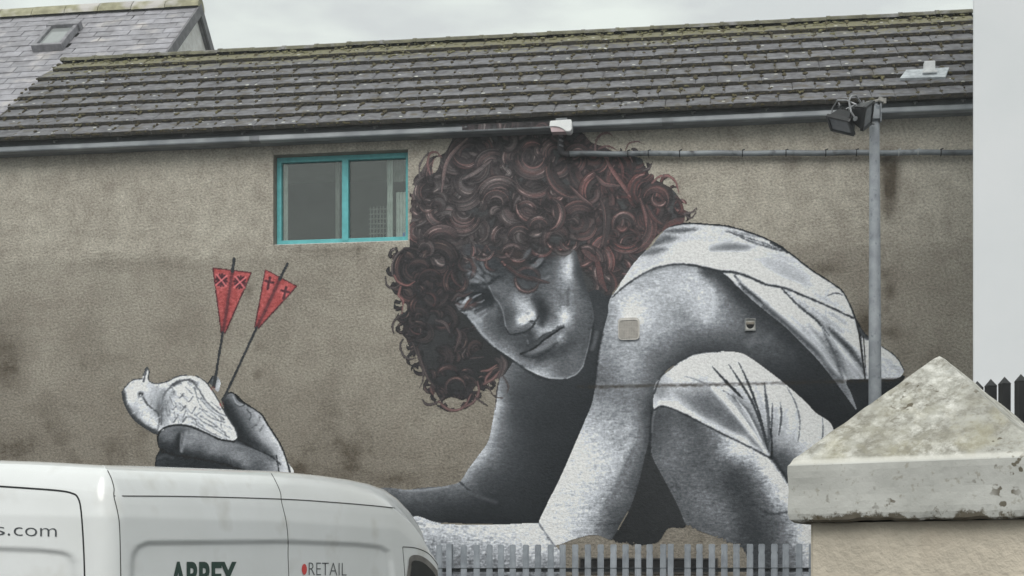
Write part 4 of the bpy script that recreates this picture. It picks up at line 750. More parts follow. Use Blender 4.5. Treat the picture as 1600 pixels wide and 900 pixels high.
for q, w, c, a, so in [
    ([(716, 424), (735, 418), (748, 432), (756, 448)], 2.5, 62, .6, 3), ([(742, 408), (750, 425), (762, 438), (775, 434)], 4, 60, .8, 3), ([(728, 425), (742, 430), (752, 440)], 3, 150, .6, 3), ([(730, 432), (746, 436), (760, 444)], 2, 70, .5, 2), ([(750, 402), (757, 418), (768, 430)], 4, 128, .6, 3), ([(745, 420), (752, 428)], 5, 150, .5, 3),
    ([(734, 446), (748, 444), (760, 446), (768, 440), (785, 432)], 4, 58, .75, 3), ([(735, 450), (750, 450), (762, 455), (768, 470)], 6, 50, .8, 4),
    ([(764, 447), (772, 464), (780, 474), (786, 488), (790, 508), (794, 518)], 1.8, 165, .65, 1.8), ([(770, 466), (779, 478), (784, 492), (786, 510), (792, 521)], 4, 62, .6, 4),
    ([(790, 512), (796, 522), (806, 522), (820, 519), (828, 514), (836, 505)], 2.6, 48, .9, 2), ([(828, 502), (836, 502), (842, 494)], 3, 52, .9, 2), ([(822, 508), (830, 504)], 3, 80, .7, 3), ([(812, 509), (820, 513), (828, 508)], 4, 95, .6, 4),
    ([(835, 466), (846, 478), (850, 492), (846, 506)], 10, 58, .75, 8), ([(822, 489), (828, 489)], 3, 110, .6, 3), ([(826, 520), (830, 530), (827, 537)], 6, 66, .7, 5), ([(824, 532), (826, 538)], 2, 140, .6, 2),
    ([(814, 553), (824, 549), (834, 544), (842, 538), (850, 531), (862, 523), (872, 516), (879, 512)], 3, 44, .95, 1.8, ), ([(872, 512), (880, 511)], 5, 50, .8, 3), ([(824, 540), (838, 533), (852, 522), (868, 516)], 1.8, 62, .8, 2), ([(820, 556), (836, 556), (850, 548), (864, 538)], 2, 70, .6, 3),
    ([(828, 550), (840, 546), (852, 540), (862, 530)], 6, 120, .6, 4), ([(840, 546), (846, 542)], 5, 150, .5, 4), ([(836, 538), (850, 530), (860, 522)], 5, 92, .5, 4), ([(840, 564), (858, 553), (872, 545), (892, 538)], 8, 70, .65, 7), ([(868, 530), (876, 522)], 8, 180, .5, 6),
    ([(888, 452), (887, 466), (888, 476)], 3.5, 84, .7, 4), ([(890, 392), (890, 410), (889, 432)], 8, 205, .35, 8), ([(876, 396), (882, 420)], 6, 165, .4, 7), ([(911, 572), (915, 558), (920, 538), (924, 515)], 1.8, 150, .7, 1.6), ([(886, 591), (901, 584), (911, 572)], 1.8, 165, .7, 1.6), ([(820, 575), (840, 584), (857, 590), (880, 591)], 2.4, 180, .6, 2), ([(917, 540), (921, 522), (926, 500)], 6, 75, .5, 6),
    ([(770, 540), (790, 553), (806, 564)], 2.5, 175, .6, 2), ([(732, 496), (745, 510), (758, 526), (770, 538)], 4, 165, .5, 4), ([(728, 486), (742, 494), (752, 502)], 5, 165, .5, 4), ([(738, 502), (750, 498), (760, 490)], 3, 160, .5, 3), ([(742, 490), (755, 482), (765, 478)], 2.5, 62, .6, 2.5), ([(745, 492), (758, 485)], 3, 140, .6, 2.5),
    ([(706, 478), (716, 470), (728, 466), (742, 460), (755, 460)], 3, 46, .85, 2.5), ([(712, 482), (718, 486), (726, 484)], 3, 55, .7, 2.5),
    ([(714, 477), (721, 478), (728, 470), (731, 465)], 5, 172, .85, 2.5), ([(735, 477), (738, 480)], 6, 162, .85, 3), ([(738, 466), (744, 463), (750, 460)], 2.4, 135, .8, 2), ([(744, 472), (750, 472), (755, 469)], 2.4, 128, .8, 2), ([(742, 469), (752, 466)], 5, 44, .8, 3), ([(726, 484), (728, 474), (733, 466)], 4, 52, .8, 2), ([(758, 452), (766, 462), (768, 476)], 8, 48, .7, 5),
    ([(728, 456), (745, 449), (756, 452)], 4, 62, .7, 3), ([(718, 462), (726, 450)], 3, 95, .6, 3),
    ([(818, 402), (826, 390)], 6, 122, .9, 3), ([(830, 417), (838, 413), (845, 404)], 8, 135, .85, 3), ([(832, 404), (838, 402)], 2, 100, .8, 2), ([(822, 404), (834, 406), (842, 398)], 5, 50, .8, 4), ([(832, 422), (842, 418), (850, 408)], 2.5, 55, .7, 2.5), ([(836, 436), (850, 436), (858, 432)], 3, 150, .5, 4), ([(825, 412), (832, 412)], 4, 60, .6, 3), ([(880, 384), (892, 388)], 5, 110, .5, 4)]:
    stroke(q, w, c, a, so, only=FACE)
stroke([(828, 549), (842, 545), (856, 538), (868, 526), (876, 516)], 9, 104, .75, 5, only=FACE); stroke([(832, 550), (846, 545), (858, 537)], 4, 128, .6, 4, only=FACE); stroke([(822, 548), (838, 538), (852, 528), (866, 519)], 5, 78, .7, 4, only=FACE)
stroke([(814, 553), (824, 549), (834, 544), (842, 538), (850, 531), (862, 523), (872, 516), (880, 511)], 2.6, 40, .95, 1.6, only=FACE); stroke([(818, 556), (832, 559), (848, 554), (862, 545), (870, 535)], 4, 62, .7, 4, only=FACE)
blob(752, 466, 17, 9, -20, 48, .75, FACE); stroke([(714, 477), (721, 479), (727, 473), (731, 467)], 5.5, 165, .9, 2.5, only=FACE); stroke([(735, 478), (739, 481)], 6, 150, .85, 3, only=FACE); blob(747, 470, 6, 6, 0, 44, .9, FACE); stroke([(738, 466), (744, 462), (751, 459)], 2, 128, .8, 1.6, only=FACE); stroke([(745, 472), (751, 472), (756, 469)], 2, 118, .8, 1.6, only=FACE)
stroke([(818, 403), (823, 396), (829, 389)], 6, 100, .8, 4, only=FACE); stroke([(829, 417), (837, 413), (846, 404)], 7, 112, .8, 4, only=FACE); stroke([(824, 408), (832, 407), (841, 398)], 5, 46, .9, 3, only=FACE); stroke([(831, 405), (838, 402)], 2.2, 112, .9, 1.5, only=FACE); stroke([(832, 422), (842, 418), (851, 408)], 2.4, 50, .8, 2.4, only=FACE); stroke([(846, 425), (860, 420), (872, 412)], 5, 112, .4, 6, only=FACE)
stroke([(740, 424), (752, 434), (764, 438)], 4, 150, .55, 4, only=FACE); stroke([(730, 436), (745, 440), (757, 448)], 4, 142, .5, 4, only=FACE); stroke([(747, 412), (757, 426), (772, 432)], 3.5, 56, .8, 3, only=FACE); stroke([(738, 446), (752, 444), (766, 442), (780, 432)], 3.5, 54, .8, 3, only=FACE); stroke([(752, 428), (760, 440)], 2, 60, .6, 2, only=FACE)
stroke([(706, 480), (714, 471), (726, 464), (742, 457), (757, 459)], 2.6, 42, .9, 2, only=FACE); stroke([(742, 486), (755, 480), (766, 476)], 2, 58, .7, 2, only=FACE); stroke([(746, 490), (760, 483)], 2.4, 128, .6, 2, only=FACE)
blob(843, 487, 7, 17, -12, 54, .7, FACE); blob(816, 502, 8, 7, 0, 205, .6, FACE); blob(833, 492, 4, 6, 30, 195, .6, FACE); stroke([(806, 462), (814, 474), (822, 482)], 8, 165, .45, 7, only=FACE); blob(800, 496, 7, 14, -15, 84, .45, FACE)
stroke([(727, 493), (740, 510), (752, 525), (770, 542), (788, 555), (806, 567), (822, 578), (840, 588), (860, 594)], 3, 44, .8, 3)
stroke([(915, 565), (921, 545), (925, 525), (928, 505)], 3, 50, .8, 2.5); stroke([(925, 545), (929, 535), (932, 520)], 6, 110, .6, 4, only=FACE); stroke([(941, 520), (935, 548), (931, 582), (929, 604)], 4, 48, .8, 3)
stroke([(899, 392), (908, 420), (914, 445)], 9, 66, .75, 14, only=FACE); stroke([(720, 383), (722, 410), (724, 440), (716, 462)], 8, (66, 62, 62), .8, 9, only=FACE); blob(905, 415, 8, 40, -12, 66, .6, FACE); blob(914, 440, 7, 30, -12, 66, .6, FACE); blob(790, 392, 45, 10, 8, 62, .7, FACE); blob(858, 388, 26, 7, -5, 66, .6, FACE)

def hcol(x, y, t, red):
    # t 0 dark .. 1 bright lock
    if y > 400 and x < 800: base = np.array([48, 47, 48.]); mid = np.array([86, 76, 73.]); hi = np.array([120, 104, 98.])
    else:
        base = np.array([66, 62, 62.]); mid = np.array([112, 108, 107.]); hi = np.array([170, 160, 155.])  # upper hair raised a little, a veil of glare put into its tones
    c = base + (mid - base) * min(t * 2, 1) + (hi - mid) * max(t * 2 - 1, 0)
    r = np.array([172, 108, 102.]) if t > .6 else np.array([116, 78, 76.])
    return tuple(c * (1 - red) + r * red) if t > .22 else tuple(c)

def ringlet(cx, cy, r, a0, a1, wd, n=6, sq=1.0, rot=0.0, red=0.3, k=HAIR, only=None, bright=1.0, outline=True, spiral=0.0):
    a = np.radians(np.linspace(a0, a1, 13)); ro = math.radians(rot)
    def arc(rr):
        rr2 = rr * (1 - spiral * np.linspace(0, 1, 13))
        x = rr2 * np.cos(a); y = rr2 * np.sin(a) * sq
        return np.stack([cx + x * math.cos(ro) - y * math.sin(ro), cy + x * math.sin(ro) + y * math.cos(ro)], 1)
    if outline: stroke(arc(r - wd / 2), wd + 3, (46, 44, 45) if not (cy > 400 and cx < 800) else (38, 38, 40), .8, 1.8, k=k, only=only, smooth=False, taper=[.35, 1, 1, 1, .35])
    for i in range(n):
        f = (i + .5) / n
        rr = r - wd * f
        t = (0.46 - 0.22 * abs(f - .42) * 2 + prng.uniform(-.42, .42)) * bright
        t = float(np.clip(t, 0.05, 1))
        u0, u1 = prng.uniform(0, .25), prng.uniform(.75, 1)
        p = arc(rr); i0 = int(u0 * 12); i1 = int(round(u1 * 12)) + 1
        stroke(p[i0:i1], max(1.0, wd / n * prng.uniform(.7, 1.15)), hcol(cx, cy, t, float(np.clip(red + prng.uniform(-.22, .22), 0, .95))), prng.uniform(.5, .85), 1.4, k=None if only is None else None, only=only, smooth=False, taper=[.2, 1, 1, .2])
    if prng.random() < .5 * bright:
        p = arc(r - wd * prng.uniform(.2, .6)); i0 = prng.integers(1, 8)
        stroke(p[i0:i0 + 5], 1.8, tuple(np.array(hcol(cx, cy, 1, red * .6)) * (1.02 if bright > .9 else .95)), .85, 1.2, only=only, smooth=False, taper=[.1, 1, .1])

def redness(x, y):
    return float(np.clip(0.0 + (x - 780) / 330 + (0.15 if y < 300 else 0), 0.04, 0.8))

hp = cr(HP, True, 3)
fpoly = cr(FP, True, 3)
def ptin(poly, x, y): return bool(inside(poly, np.array([[x]], np.float32), np.array([[y]], np.float32))[0, 0])
HA = [HAIR]
def scatter(num, rmin, rmax, wlo, whi, seedskip=0):
    c = 0
    while c < num:
        x = prng.uniform(612, 1075); y = prng.uniform(192, 632)
        if not ptin(hp, x, y) or ptin(fpoly, x, y): continue
        if 735 < x < 800 and 490 < y < 580 and prng.random() < .85: continue
        if x > 890 and y > 420 and prng.random() < .6: continue
        c += 1
        small = y > 430 and x < 800
        r = prng.uniform(rmin, rmax) * (.68 if small else 1)
        a0 = prng.uniform(0, 360)
        wd = r * prng.uniform(wlo, whi)
        ringlet(x, y, r, a0, a0 + prng.uniform(130, 250), wd, n=max(3, int(wd / 2.1)), sq=prng.uniform(.75, 1.1), rot=prng.uniform(0, 180), red=redness(x, y) * (.7 if small else 1), only=HA, bright=.7 if small else prng.uniform(.6, .95), spiral=prng.uniform(0, .35))
scatter(120, 24, 44, .5, .85)
scatter(110, 15, 28, .45, .8)
edge_pts = [(672, 262), (655, 280), (645, 305), (641, 330), (638, 358), (630, 384), (618, 402), (612, 424), (620, 446), (624, 470), (626, 492), (628, 512), (640, 536), (650, 556), (658, 578), (670, 600), (684, 622), (704, 626), (724, 628), (738, 616), (752, 600), (768, 596),
            (960, 240), (990, 246), (1006, 256), (1016, 274), (1040, 288), (1056, 300), (1066, 318), (1070, 336)]
for ex0, ey0 in edge_pts:
    low = ex0 < 800 and ey0 > 380
    for _ in range(3 if low else 1):
        a0 = prng.uniform(0, 360); rr_ = prng.uniform(6, 14)
        ringlet(ex0 + prng.uniform(-5, 7), ey0 + prng.uniform(-6, 6), rr_, a0, a0 + prng.uniform(120, 260), prng.uniform(2.4, 4.5), n=2, red=redness(ex0, ey0), bright=.7, spiral=prng.uniform(0, .3))
# the larger locks one can follow by eye: centre, radius, sweep, width
for cx, cy, r, a0, a1, wd, red in [
    (735, 245, 40, 150, 300, 24, .35), (728, 238, 26, 20, 170, 14, .5), (752, 232, 20, -80, 70, 12, .6), (700, 275, 52, 165, 250, 22, .2), (672, 300, 30, 120, 260, 16, .25), (720, 290, 40, 20, 120, 18, .15), (770, 262, 30, 170, 300, 16, .15),
    (833, 245, 36, 5, 185, 22, .35), (832, 240, 24, 190, 320, 12, .55), (835, 272, 38, 20, 175, 14, .35), (780, 312, 38, 185, 330, 20, .15), (775, 318, 22, 180, 380, 12, .25), (868, 300, 17, -90, 200, 11, .5), (868, 298, 9, 20, 200, 6, .3), (900, 262, 50, 95, 190, 18, .4),
    (925, 265, 38, 80, 190, 20, .4), (930, 250, 26, -60, 90, 14, .75), (880, 215, 30, 200, 320, 14, .45), (905, 225, 34, 250, 350, 16, .7), (960, 262, 34, -110, 20, 16, .8), (985, 280, 40, 140, 230, 16, .75), (1000, 262, 26, -80, 80, 13, .7), (940, 300, 36, 150, 260, 18, .7),
    (1025, 312, 27, 170, 395, 15, .65), (1030, 310, 14, 10, 220, 8, .6), (1055, 325, 20, -90, 70, 11, .8), (1040, 345, 26, 60, 170, 12, .8), (975, 350, 22, 160, 380, 13, .4), (972, 352, 11, -20, 200, 8, .6), (985, 355, 42, -60, 120, 18, .5), (978, 362, 34, 30, 150, 12, .6),
    (905, 345, 32, 190, 340, 20, .5), (910, 352, 24, 0, 130, 12, .6), (830, 322, 27, 20, 200, 13, .5), (822, 330, 17, 200, 350, 9, .5), (850, 335, 34, -60, 70, 16, .45), (842, 356, 20, 150, 380, 11, .45), (872, 372, 22, 10, 170, 11, .6), (890, 378, 16, 0, 200, 8, .3),
    (812, 372, 22, 180, 330, 12, .3), (790, 372, 26, 150, 260, 12, .35), (722, 335, 34, 10, 170, 22, .2), (725, 330, 20, 20, 200, 12, .2), (690, 330, 26, 90, 230, 12, .25), (655, 325, 16, 60, 250, 9, .35), (668, 318, 14, 30, 200, 8, .3), (655, 362, 18, 90, 260, 9, .4),
    (690, 385, 34, 200, 340, 16, .35), (712, 395, 24, -40, 90, 12, .5), (652, 420, 40, 120, 240, 12, .3), (655, 425, 22, 200, 340, 12, .25), (672, 440, 20, 180, 360, 10, .35), (690, 420, 18, -60, 120, 9, .3), (640, 455, 18, 20, 200, 9, .4), (668, 470, 18, 230, 420, 7, .4),
    (655, 505, 24, 60, 190, 8, .45), (640, 520, 14, 30, 200, 7, .4), (660, 480, 20, 140, 260, 8, .3), (690, 495, 22, 30, 140, 8, .35), (700, 590, 22, 190, 350, 9, .3), (712, 606, 18, 150, 380, 8, .3), (720, 612, 20, 20, 160, 7, .35), (690, 605, 20, 100, 220, 8, .25), (728, 590, 16, 230, 350, 7, .3),
    (955, 395, 40, 60, 150, 14, .3), (940, 400, 30, 90, 200, 10, .35), (965, 415, 28, 60, 190, 10, .25), (925, 410, 36, -60, 40, 12, .5), (950, 425, 24, 90, 230, 9, .3), (905, 390, 30, 20, 110, 10, .65), (935, 445, 30, -50, 50, 8, .7)]:
    ringlet(cx, cy, r, a0, a1, wd, n=max(4, int(wd / 2.1)), red=red, only=HA, bright=.75 if (cx < 790 and cy > 400) else 1.0)
def lock(q, w, t, rd, only=None, a=.9):
    p = cr(q, False, 5); d = np.gradient(p, axis=0); nrm = np.stack([-d[:, 1], d[:, 0]], 1); nrm /= np.linalg.norm(nrm, axis=1, keepdims=True) + 1e-6
    env = np.interp(np.linspace(0, 1, len(p)), [0, .3, .7, 1], [.4, 1, 1, .3])[:, None]
    w = w * 1.5
    stroke(p, w + 2.4, (50, 47, 48), .75, 1.8, only=only, smooth=False, taper=[.4, 1, 1, .3])
    m = max(2, int(w / 1.9))
    for i in range(m):
        f = (i + .5) / m - .5
        tt = float(np.clip(t * prng.uniform(.45, 1.05) - abs(f) * .5, .08, 1))
        stroke(p + nrm * env * f * w, 1.7, hcol(800, 300, tt, float(np.clip(rd * prng.uniform(.6, 1.1), 0, .9))), a * prng.uniform(.75, 1), 1.3, only=only, smooth=False, taper=[.3, 1, 1, .3])
# long strands
for q, w, t, rd in [([(945, 245), (958, 268), (975, 292), (985, 308)], 4, .8, .85), ([(965, 245), (972, 262), (973, 280)], 3, .8, .85), ([(932, 275), (945, 288), (968, 290)], 4, .95, .5), ([(890, 290), (910, 310), (925, 320)], 3, .9, .5), ([(938, 310), (945, 330), (946, 360), (940, 385)], 5, .6, .6), ([(948, 310), (951, 345), (945, 385)], 4, .1, 0), ([(1000, 310), (1008, 335), (1010, 355)], 4, .7, .7), ([(1010, 320), (1022, 340), (1035, 350)], 5, .7, .9),
                    ([(930, 400), (936, 420), (940, 440), (948, 455)], 6, .7, .85), ([(910, 390), (922, 400), (932, 408)], 6, .7, .7), ([(680, 500), (695, 505), (703, 520)], 3, .6, .2), ([(714, 513), (719, 525), (712, 545)], 3, .6, .4), ([(728, 545), (722, 555)], 2.5, .6, .1), ([(735, 560), (755, 558)], 3, .5, .4), ([(775, 560), (785, 570), (780, 590), (775, 600)], 6, .5, .3), ([(783, 556), (790, 570), (782, 590)], 4, .5, .3),
                    ([(1070, 342), (1050, 350), (1035, 360)], 8, .7, .85), ([(735, 212), (700, 250), (690, 300)], 4, .9, .3), ([(768, 250), (745, 268), (722, 280)], 4, .95, .1), ([(790, 262), (796, 270), (790, 274)], 5, 1, 0), ([(785, 258), (790, 266)], 4, 1, 0), ([(765, 215), (769, 222)], 4, 1, .1)]:
    lock(q, w, t, rd, HA)
# locks that fall over the brow
FO = [SKIN, HAIR]
blob(800, 396, 34, 10, 4, (66, 61, 60), 1.1, [SKIN]); blob(806, 410, 18, 10, 10, (68, 62, 61), .9, [SKIN]); blob(822, 436, 13, 12, 0, 74, .6, [SKIN]); blob(850, 398, 30, 6, 0, (64, 60, 60), .9, [SKIN]); blob(738, 388, 26, 7, 0, (72, 70, 72), .6, [SKIN])
for cx, cy, r, a0, a1, wd, red in [(824, 437, 21, 20, 200, 5, .5), (824, 436, 21, 190, 375, 4.5, .55), (771, 411, 14, 60, 280, 4, .6), (780, 398, 26, 140, 230, 4, .5), (846, 382, 20, 20, 165, 6, .5), (880, 382, 17, 10, 190, 5, .25), (765, 380, 22, 60, 160, 5, .3), (800, 400, 20, 200, 340, 6, .4), (730, 425, 26, 110, 250, 8, .3), (728, 455, 28, 20, 140, 6, .35), (722, 440, 30, 130, 240, 8, .3), (712, 440, 20, -40, 100, 6, .3), (724, 392, 20, -40, 120, 7, .3), (736, 386, 22, 20, 150, 6, .25), (728, 412, 14, 40, 240, 5, .3), (720, 420, 24, -60, 50, 6, .3), (755, 390, 18, 10, 150, 6, .3), (810, 392, 18, 30, 160, 5, .4), (785, 385, 20, 0, 120, 5, .4)]:
    ringlet(cx, cy, r, a0, a1, wd, n=3, red=red, only=FO, bright=.9)
for q, w, t, rd in [([(783, 410), (795, 418), (812, 430), (830, 436), (842, 440)], 6, .55, .7), ([(828, 432), (842, 438), (858, 442)], 4, .7, .7), ([(784, 408), (790, 414)], 9, .9, .7), ([(790, 396), (796, 402)], 9, .8, .7), ([(830, 406), (838, 412)], 5, .85, .7), ([(760, 383), (766, 392)], 3.4, 1, .5), ([(760, 402), (760, 414)], 3, 1, .5), ([(706, 470), (715, 460), (724, 462), (738, 456)], 5, .5, .5), ([(724, 484), (730, 474), (738, 466)], 4, .45, .5)]:
    lock(q, w * (.5 if q[0][0] < 745 else .8), t, rd * .8, FO)
FS = [SKIN, HAIR]
for q, w, c, al_, so in [([(818, 404), (823, 397), (829, 389)], 6, 104, .75, 4), ([(829, 418), (838, 413), (847, 403)], 7, 116, .75, 4), ([(824, 409), (832, 408), (842, 398)], 6, 46, .9, 3), ([(830, 405), (837, 402)], 2.2, 98, .8, 1.5), ([(832, 422), (842, 418), (851, 409)], 2.4, 52, .8, 2),
                        ([(712, 476), (720, 479), (727, 474), (731, 468)], 5, 142, .8, 2.6), ([(735, 479), (739, 481)], 4.5, 128, .8, 2.4), ([(741, 471), (750, 466), (757, 462)], 6, 46, .8, 3), ([(738, 466), (745, 462), (752, 459)], 2.2, 130, .85, 1.6), ([(745, 473), (751, 472), (757, 469)], 2, 122, .85, 1.6), ([(720, 486), (730, 485), (742, 480)], 2.4, 60, .6, 2), ([(725, 483), (729, 474), (735, 466)], 2.6, (92, 68, 62), .8, 1.6),
                        ([(818, 550), (832, 541), (846, 530), (860, 521), (872, 514)], 5, 70, .6, 3.5), ([(826, 551), (842, 546), (856, 538), (868, 526)], 5, 118, .65, 3), ([(838, 546), (848, 541)], 3.5, 142, .6, 3), ([(858, 533), (866, 526)], 3, 138, .5, 3), ([(822, 557), (838, 558), (854, 550), (866, 540)], 3.5, 58, .75, 3), ([(822, 541), (836, 533), (850, 524), (864, 517)], 2, 64, .6, 2),
                        ([(814, 553), (824, 549), (834, 544), (842, 538), (850, 531), (862, 523), (872, 516), (880, 511)], 2.2, 38, .9, 1.4), ([(852, 518), (864, 512)], 6, 152, .5, 5), ([(870, 532), (878, 522)], 6, 160, .5, 5),
                        ([(738, 402), (744, 414), (752, 424)], 3, 128, .5, 3), ([(726, 420), (738, 426), (750, 436)], 3, 134, .5, 3), ([(726, 430), (740, 434)], 2.4, 66, .6, 2), ([(732, 410), (744, 424), (756, 434)], 2.2, 58, .6, 2)]:
    stroke(q, w, c, al_, so, only=FS, rough=.5, taper=[.25, 1, 1, .25])
# fly-away curls beyond the outline, on bare render
for q, w, t, rd in [([(672, 272), (668, 255), (672, 240), (682, 238), (690, 246)], 4.5, .35, .5), ([(656, 278), (655, 262), (660, 250), (668, 240), (668, 234)], 4, .2, .1), ([(676, 270), (678, 252), (686, 244)], 4, .5, .6), ([(645, 288), (652, 282), (662, 276)], 4, .1, .1),
                    ([(632, 386), (620, 398), (613, 412), (613, 428), (620, 440)], 3, .15, .3), ([(602, 432), (605, 446), (615, 450), (626, 444)], 4.5, .15, .1), ([(616, 430), (622, 440), (636, 446), (648, 440)], 3.5, .5, .6), ([(626, 448), (623, 462), (630, 470), (628, 490)], 4.5, .45, .6), ([(626, 492), (617, 500), (613, 512), (616, 524)], 4.5, .15, .2), ([(630, 530), (625, 540), (630, 555), (640, 561), (650, 559)], 4.5, .15, .1),
                    ([(645, 536), (650, 550), (656, 565), (661, 582), (660, 597), (654, 609)], 4, .15, .2), ([(652, 545), (660, 570), (668, 590), (680, 606)], 4.5, .15, .3), ([(660, 624), (667, 632), (680, 630), (692, 622)], 5, .15, .2), ([(686, 628), (698, 638), (712, 641), (726, 634), (736, 616)], 5, .3, .4), ([(725, 636), (740, 628), (748, 612), (746, 596)], 5, .3, .3), ([(744, 622), (754, 629), (763, 634)], 4, .15, .2),
                    ([(762, 594), (766, 610), (774, 620), (786, 622)], 3, .2, .2), ([(786, 588), (794, 602), (792, 614)], 3, .15, .2), ([(752, 580), (764, 578), (776, 570)], 4, .4, .4), ([(756, 600), (770, 592), (780, 580)], 5, .35, .4), ([(780, 592), (776, 612), (774, 640)], 2.4, .1, 0), ([(768, 580), (760, 590), (758, 600)], 4, .4, .4),
                    ([(930, 236), (931, 222), (938, 211), (950, 208), (960, 215)], 4.5, .35, .35), ([(936, 232), (950, 228), (966, 236)], 4, .25, .5), ([(977, 236), (982, 225), (995, 221), (1008, 226)], 3.5, .3, .4), ([(1006, 266), (1015, 262), (1020, 252)], 4, .15, .2), ([(1019, 286), (1030, 276), (1045, 275), (1056, 285), (1061, 302)], 5, .4, .6), ([(1037, 275), (1037, 263)], 2.5, .15, .2), ([(1070, 334), (1082, 331), (1088, 324)], 4, .2, .3), ([(1070, 336), (1078, 341), (1086, 334), (1089, 324)], 3, .15, .3)]:
    stroke(q, w, hcol(650 if q[0][0] < 800 and q[0][1] > 400 else 900, q[0][1], t, rd), 1, 1.3, k=HAIR, taper=[.7, 1, 1, .35])
    stroke(q, w * .35, hcol(900, 300, min(t + .35, .9), rd), .6, 1.2, only=[HAIR], taper=[.2, 1, .2])
# bare render where curls leave loops open and where the paint stops above the footing
for poly in [[(676, 262), (680, 248), (688, 246), (684, 262), (678, 270)], [(696, 626), (706, 621), (722, 627), (716, 635), (704, 636)], [(632, 474), (636, 482), (630, 488)]]:
    q = cr(poly, True, 4); sy, sx, X, Y = window(q[:, 0].min(), q[:, 1].min(), q[:, 0].max(), q[:, 1].max())
    m = inside(q, X, Y); pid[sy, sx][m & (pid[sy, sx] == HAIR)] = 0
YY, XX = np.mgrid[MY0:MY1, MX0:MX1]
edge = np.interp(XX[0], [600, 872, 880, 905, 930, 960, 1010, 1035, 1050, 1075, 1100, 1135, 1160, 1170, 1180, 1432], [908, 908, 856, 847, 840, 848, 854, 848, 830, 824, 834, 846, 856, 880, 908, 908])[None, :] + 2.5 * NB + 2 * NF
pid[YY > edge] = 0
def push(k, centre, new, gain):
    m = np.isin(pid, k)[..., None]; img[:] = np.where(m, new + (img - centre) * gain, img)
push((TUNIC, KNEECLOTH), 182, 192, 1.28); push((HAND,), 104, 92, 1.22); push((SKIN,), 104, 100, 1.12); img += np.where(np.isin(pid, (SKIN, BIRD))[..., None], np.clip(img - 118, 0, 80) * .32, 0)
img = np.clip(img, 24, 243) * .985
img += (3 * np.clip(1 - img.mean(-1, keepdims=True) / 120, 0, 1) * np.interp(np.arange(MH) + MY0, [200, 420, 640], [1.3, 1.0, .25])[:, None, None]).astype(np.float32)  # darks lifted, most at the top: veiling glare put into the paint
# the sprayed drip line and grime along the day joint in the render
jl = np.interp(XX[0], [840, 930, 1030, 1130, 1220, 1330, 1412], [603, 603, 601, 599, 597, 594, 591])[None, :] + 0.5 * NB
jm = np.clip(1 - np.abs(YY - jl - 1.5) / (3.6 + .9 * NF), 0, 1) ** .6 * (XX > 905 + 12 * NB) * np.clip(.75 + .35 * NB, 0, 1)
img = img * (1 - jm[..., None] * .82) + np.array([46, 42, 36.]) * jm[..., None] * .82
# ---- lay the painting on the wall as thin painted sheets, one per painted thing
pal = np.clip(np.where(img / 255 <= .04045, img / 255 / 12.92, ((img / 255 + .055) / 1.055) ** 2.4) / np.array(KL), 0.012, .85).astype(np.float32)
PO = .005
pxs = np.arange(MX0, MX1, dtype=float); pys = np.arange(MY0, MY1, dtype=float)
def px_grid(o):
    q = (pxs - 800) / F; s = (q * (WD - o * CA) + o * SA) / (CA + q * SA); Yc = WD - s * SA - o * CA
    z = EYE + (HZ - pys)[:, None] / F * Yc[None, :]
    return np.stack([np.broadcast_to(s, z.shape), np.full(z.shape, -o), z], -1)
def lay(name, mask, o, m, parent, label=None):
    mq = (mask[:-1, :-1].astype(np.int8) + mask[:-1, 1:] + mask[1:, 1:] + mask[1:, :-1]) >= 3
    idx = np.arange(MH * MW).reshape(MH, MW)
    q = np.stack([idx[1:, :-1], idx[1:, 1:], idx[:-1, 1:], idx[:-1, :-1]], -1)[mq]
    if not len(q): return None
    used, inv = np.unique(q, return_inverse=True)
    ob = mesh_obj(name, np_mesh(name, px_grid(o).reshape(-1, 3)[used], inv.reshape(-1, 4), None, ('paint', pal.reshape(-1, 3)[used])), m, parent)
    if label: ob['label'] = label
    return ob
# colours of unpainted neighbours are filled in so that edges stay crisp
gut_line = np.interp(pxs, [0, 1520], [237 + 6, 170 + 6])[None, :]
on_wall = pys[:, None] > gut_line
PXW, PYW = np.meshgrid(pxs, pys)
no_win = ~((PXW > 424) & (PXW < 640) & (PYW > 232) & (PYW < 386))
# every quad goes to exactly one painted thing: vote by the quad's first corner, all corners painted
own = np.zeros((MH, MW), np.uint8); own[:-1, :-1] = pid[1:, :-1]
full = np.zeros((MH, MW), bool); full[:-1, :-1] = (pid[:-1, :-1] > 0) & (pid[:-1, 1:] > 0) & (pid[1:, :-1] > 0) & (pid[1:, 1:] > 0)
full &= on_wall & no_win
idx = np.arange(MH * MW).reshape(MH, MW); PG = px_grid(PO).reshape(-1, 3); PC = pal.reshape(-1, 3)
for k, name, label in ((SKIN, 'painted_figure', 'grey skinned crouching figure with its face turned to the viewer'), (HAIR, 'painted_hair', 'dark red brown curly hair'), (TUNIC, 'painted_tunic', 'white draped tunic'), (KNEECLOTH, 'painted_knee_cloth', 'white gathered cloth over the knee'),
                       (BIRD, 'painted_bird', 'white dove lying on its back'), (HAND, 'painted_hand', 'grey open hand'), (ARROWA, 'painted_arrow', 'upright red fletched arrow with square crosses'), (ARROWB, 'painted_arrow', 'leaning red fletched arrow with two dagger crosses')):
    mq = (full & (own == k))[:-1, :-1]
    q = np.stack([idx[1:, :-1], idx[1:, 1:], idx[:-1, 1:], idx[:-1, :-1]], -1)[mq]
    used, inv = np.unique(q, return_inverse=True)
    ob = mesh_obj(name, np_mesh(name, PG[used], inv.reshape(-1, 4), None, ('paint', PC[used])), M_paint, bld); ob['label'] = label
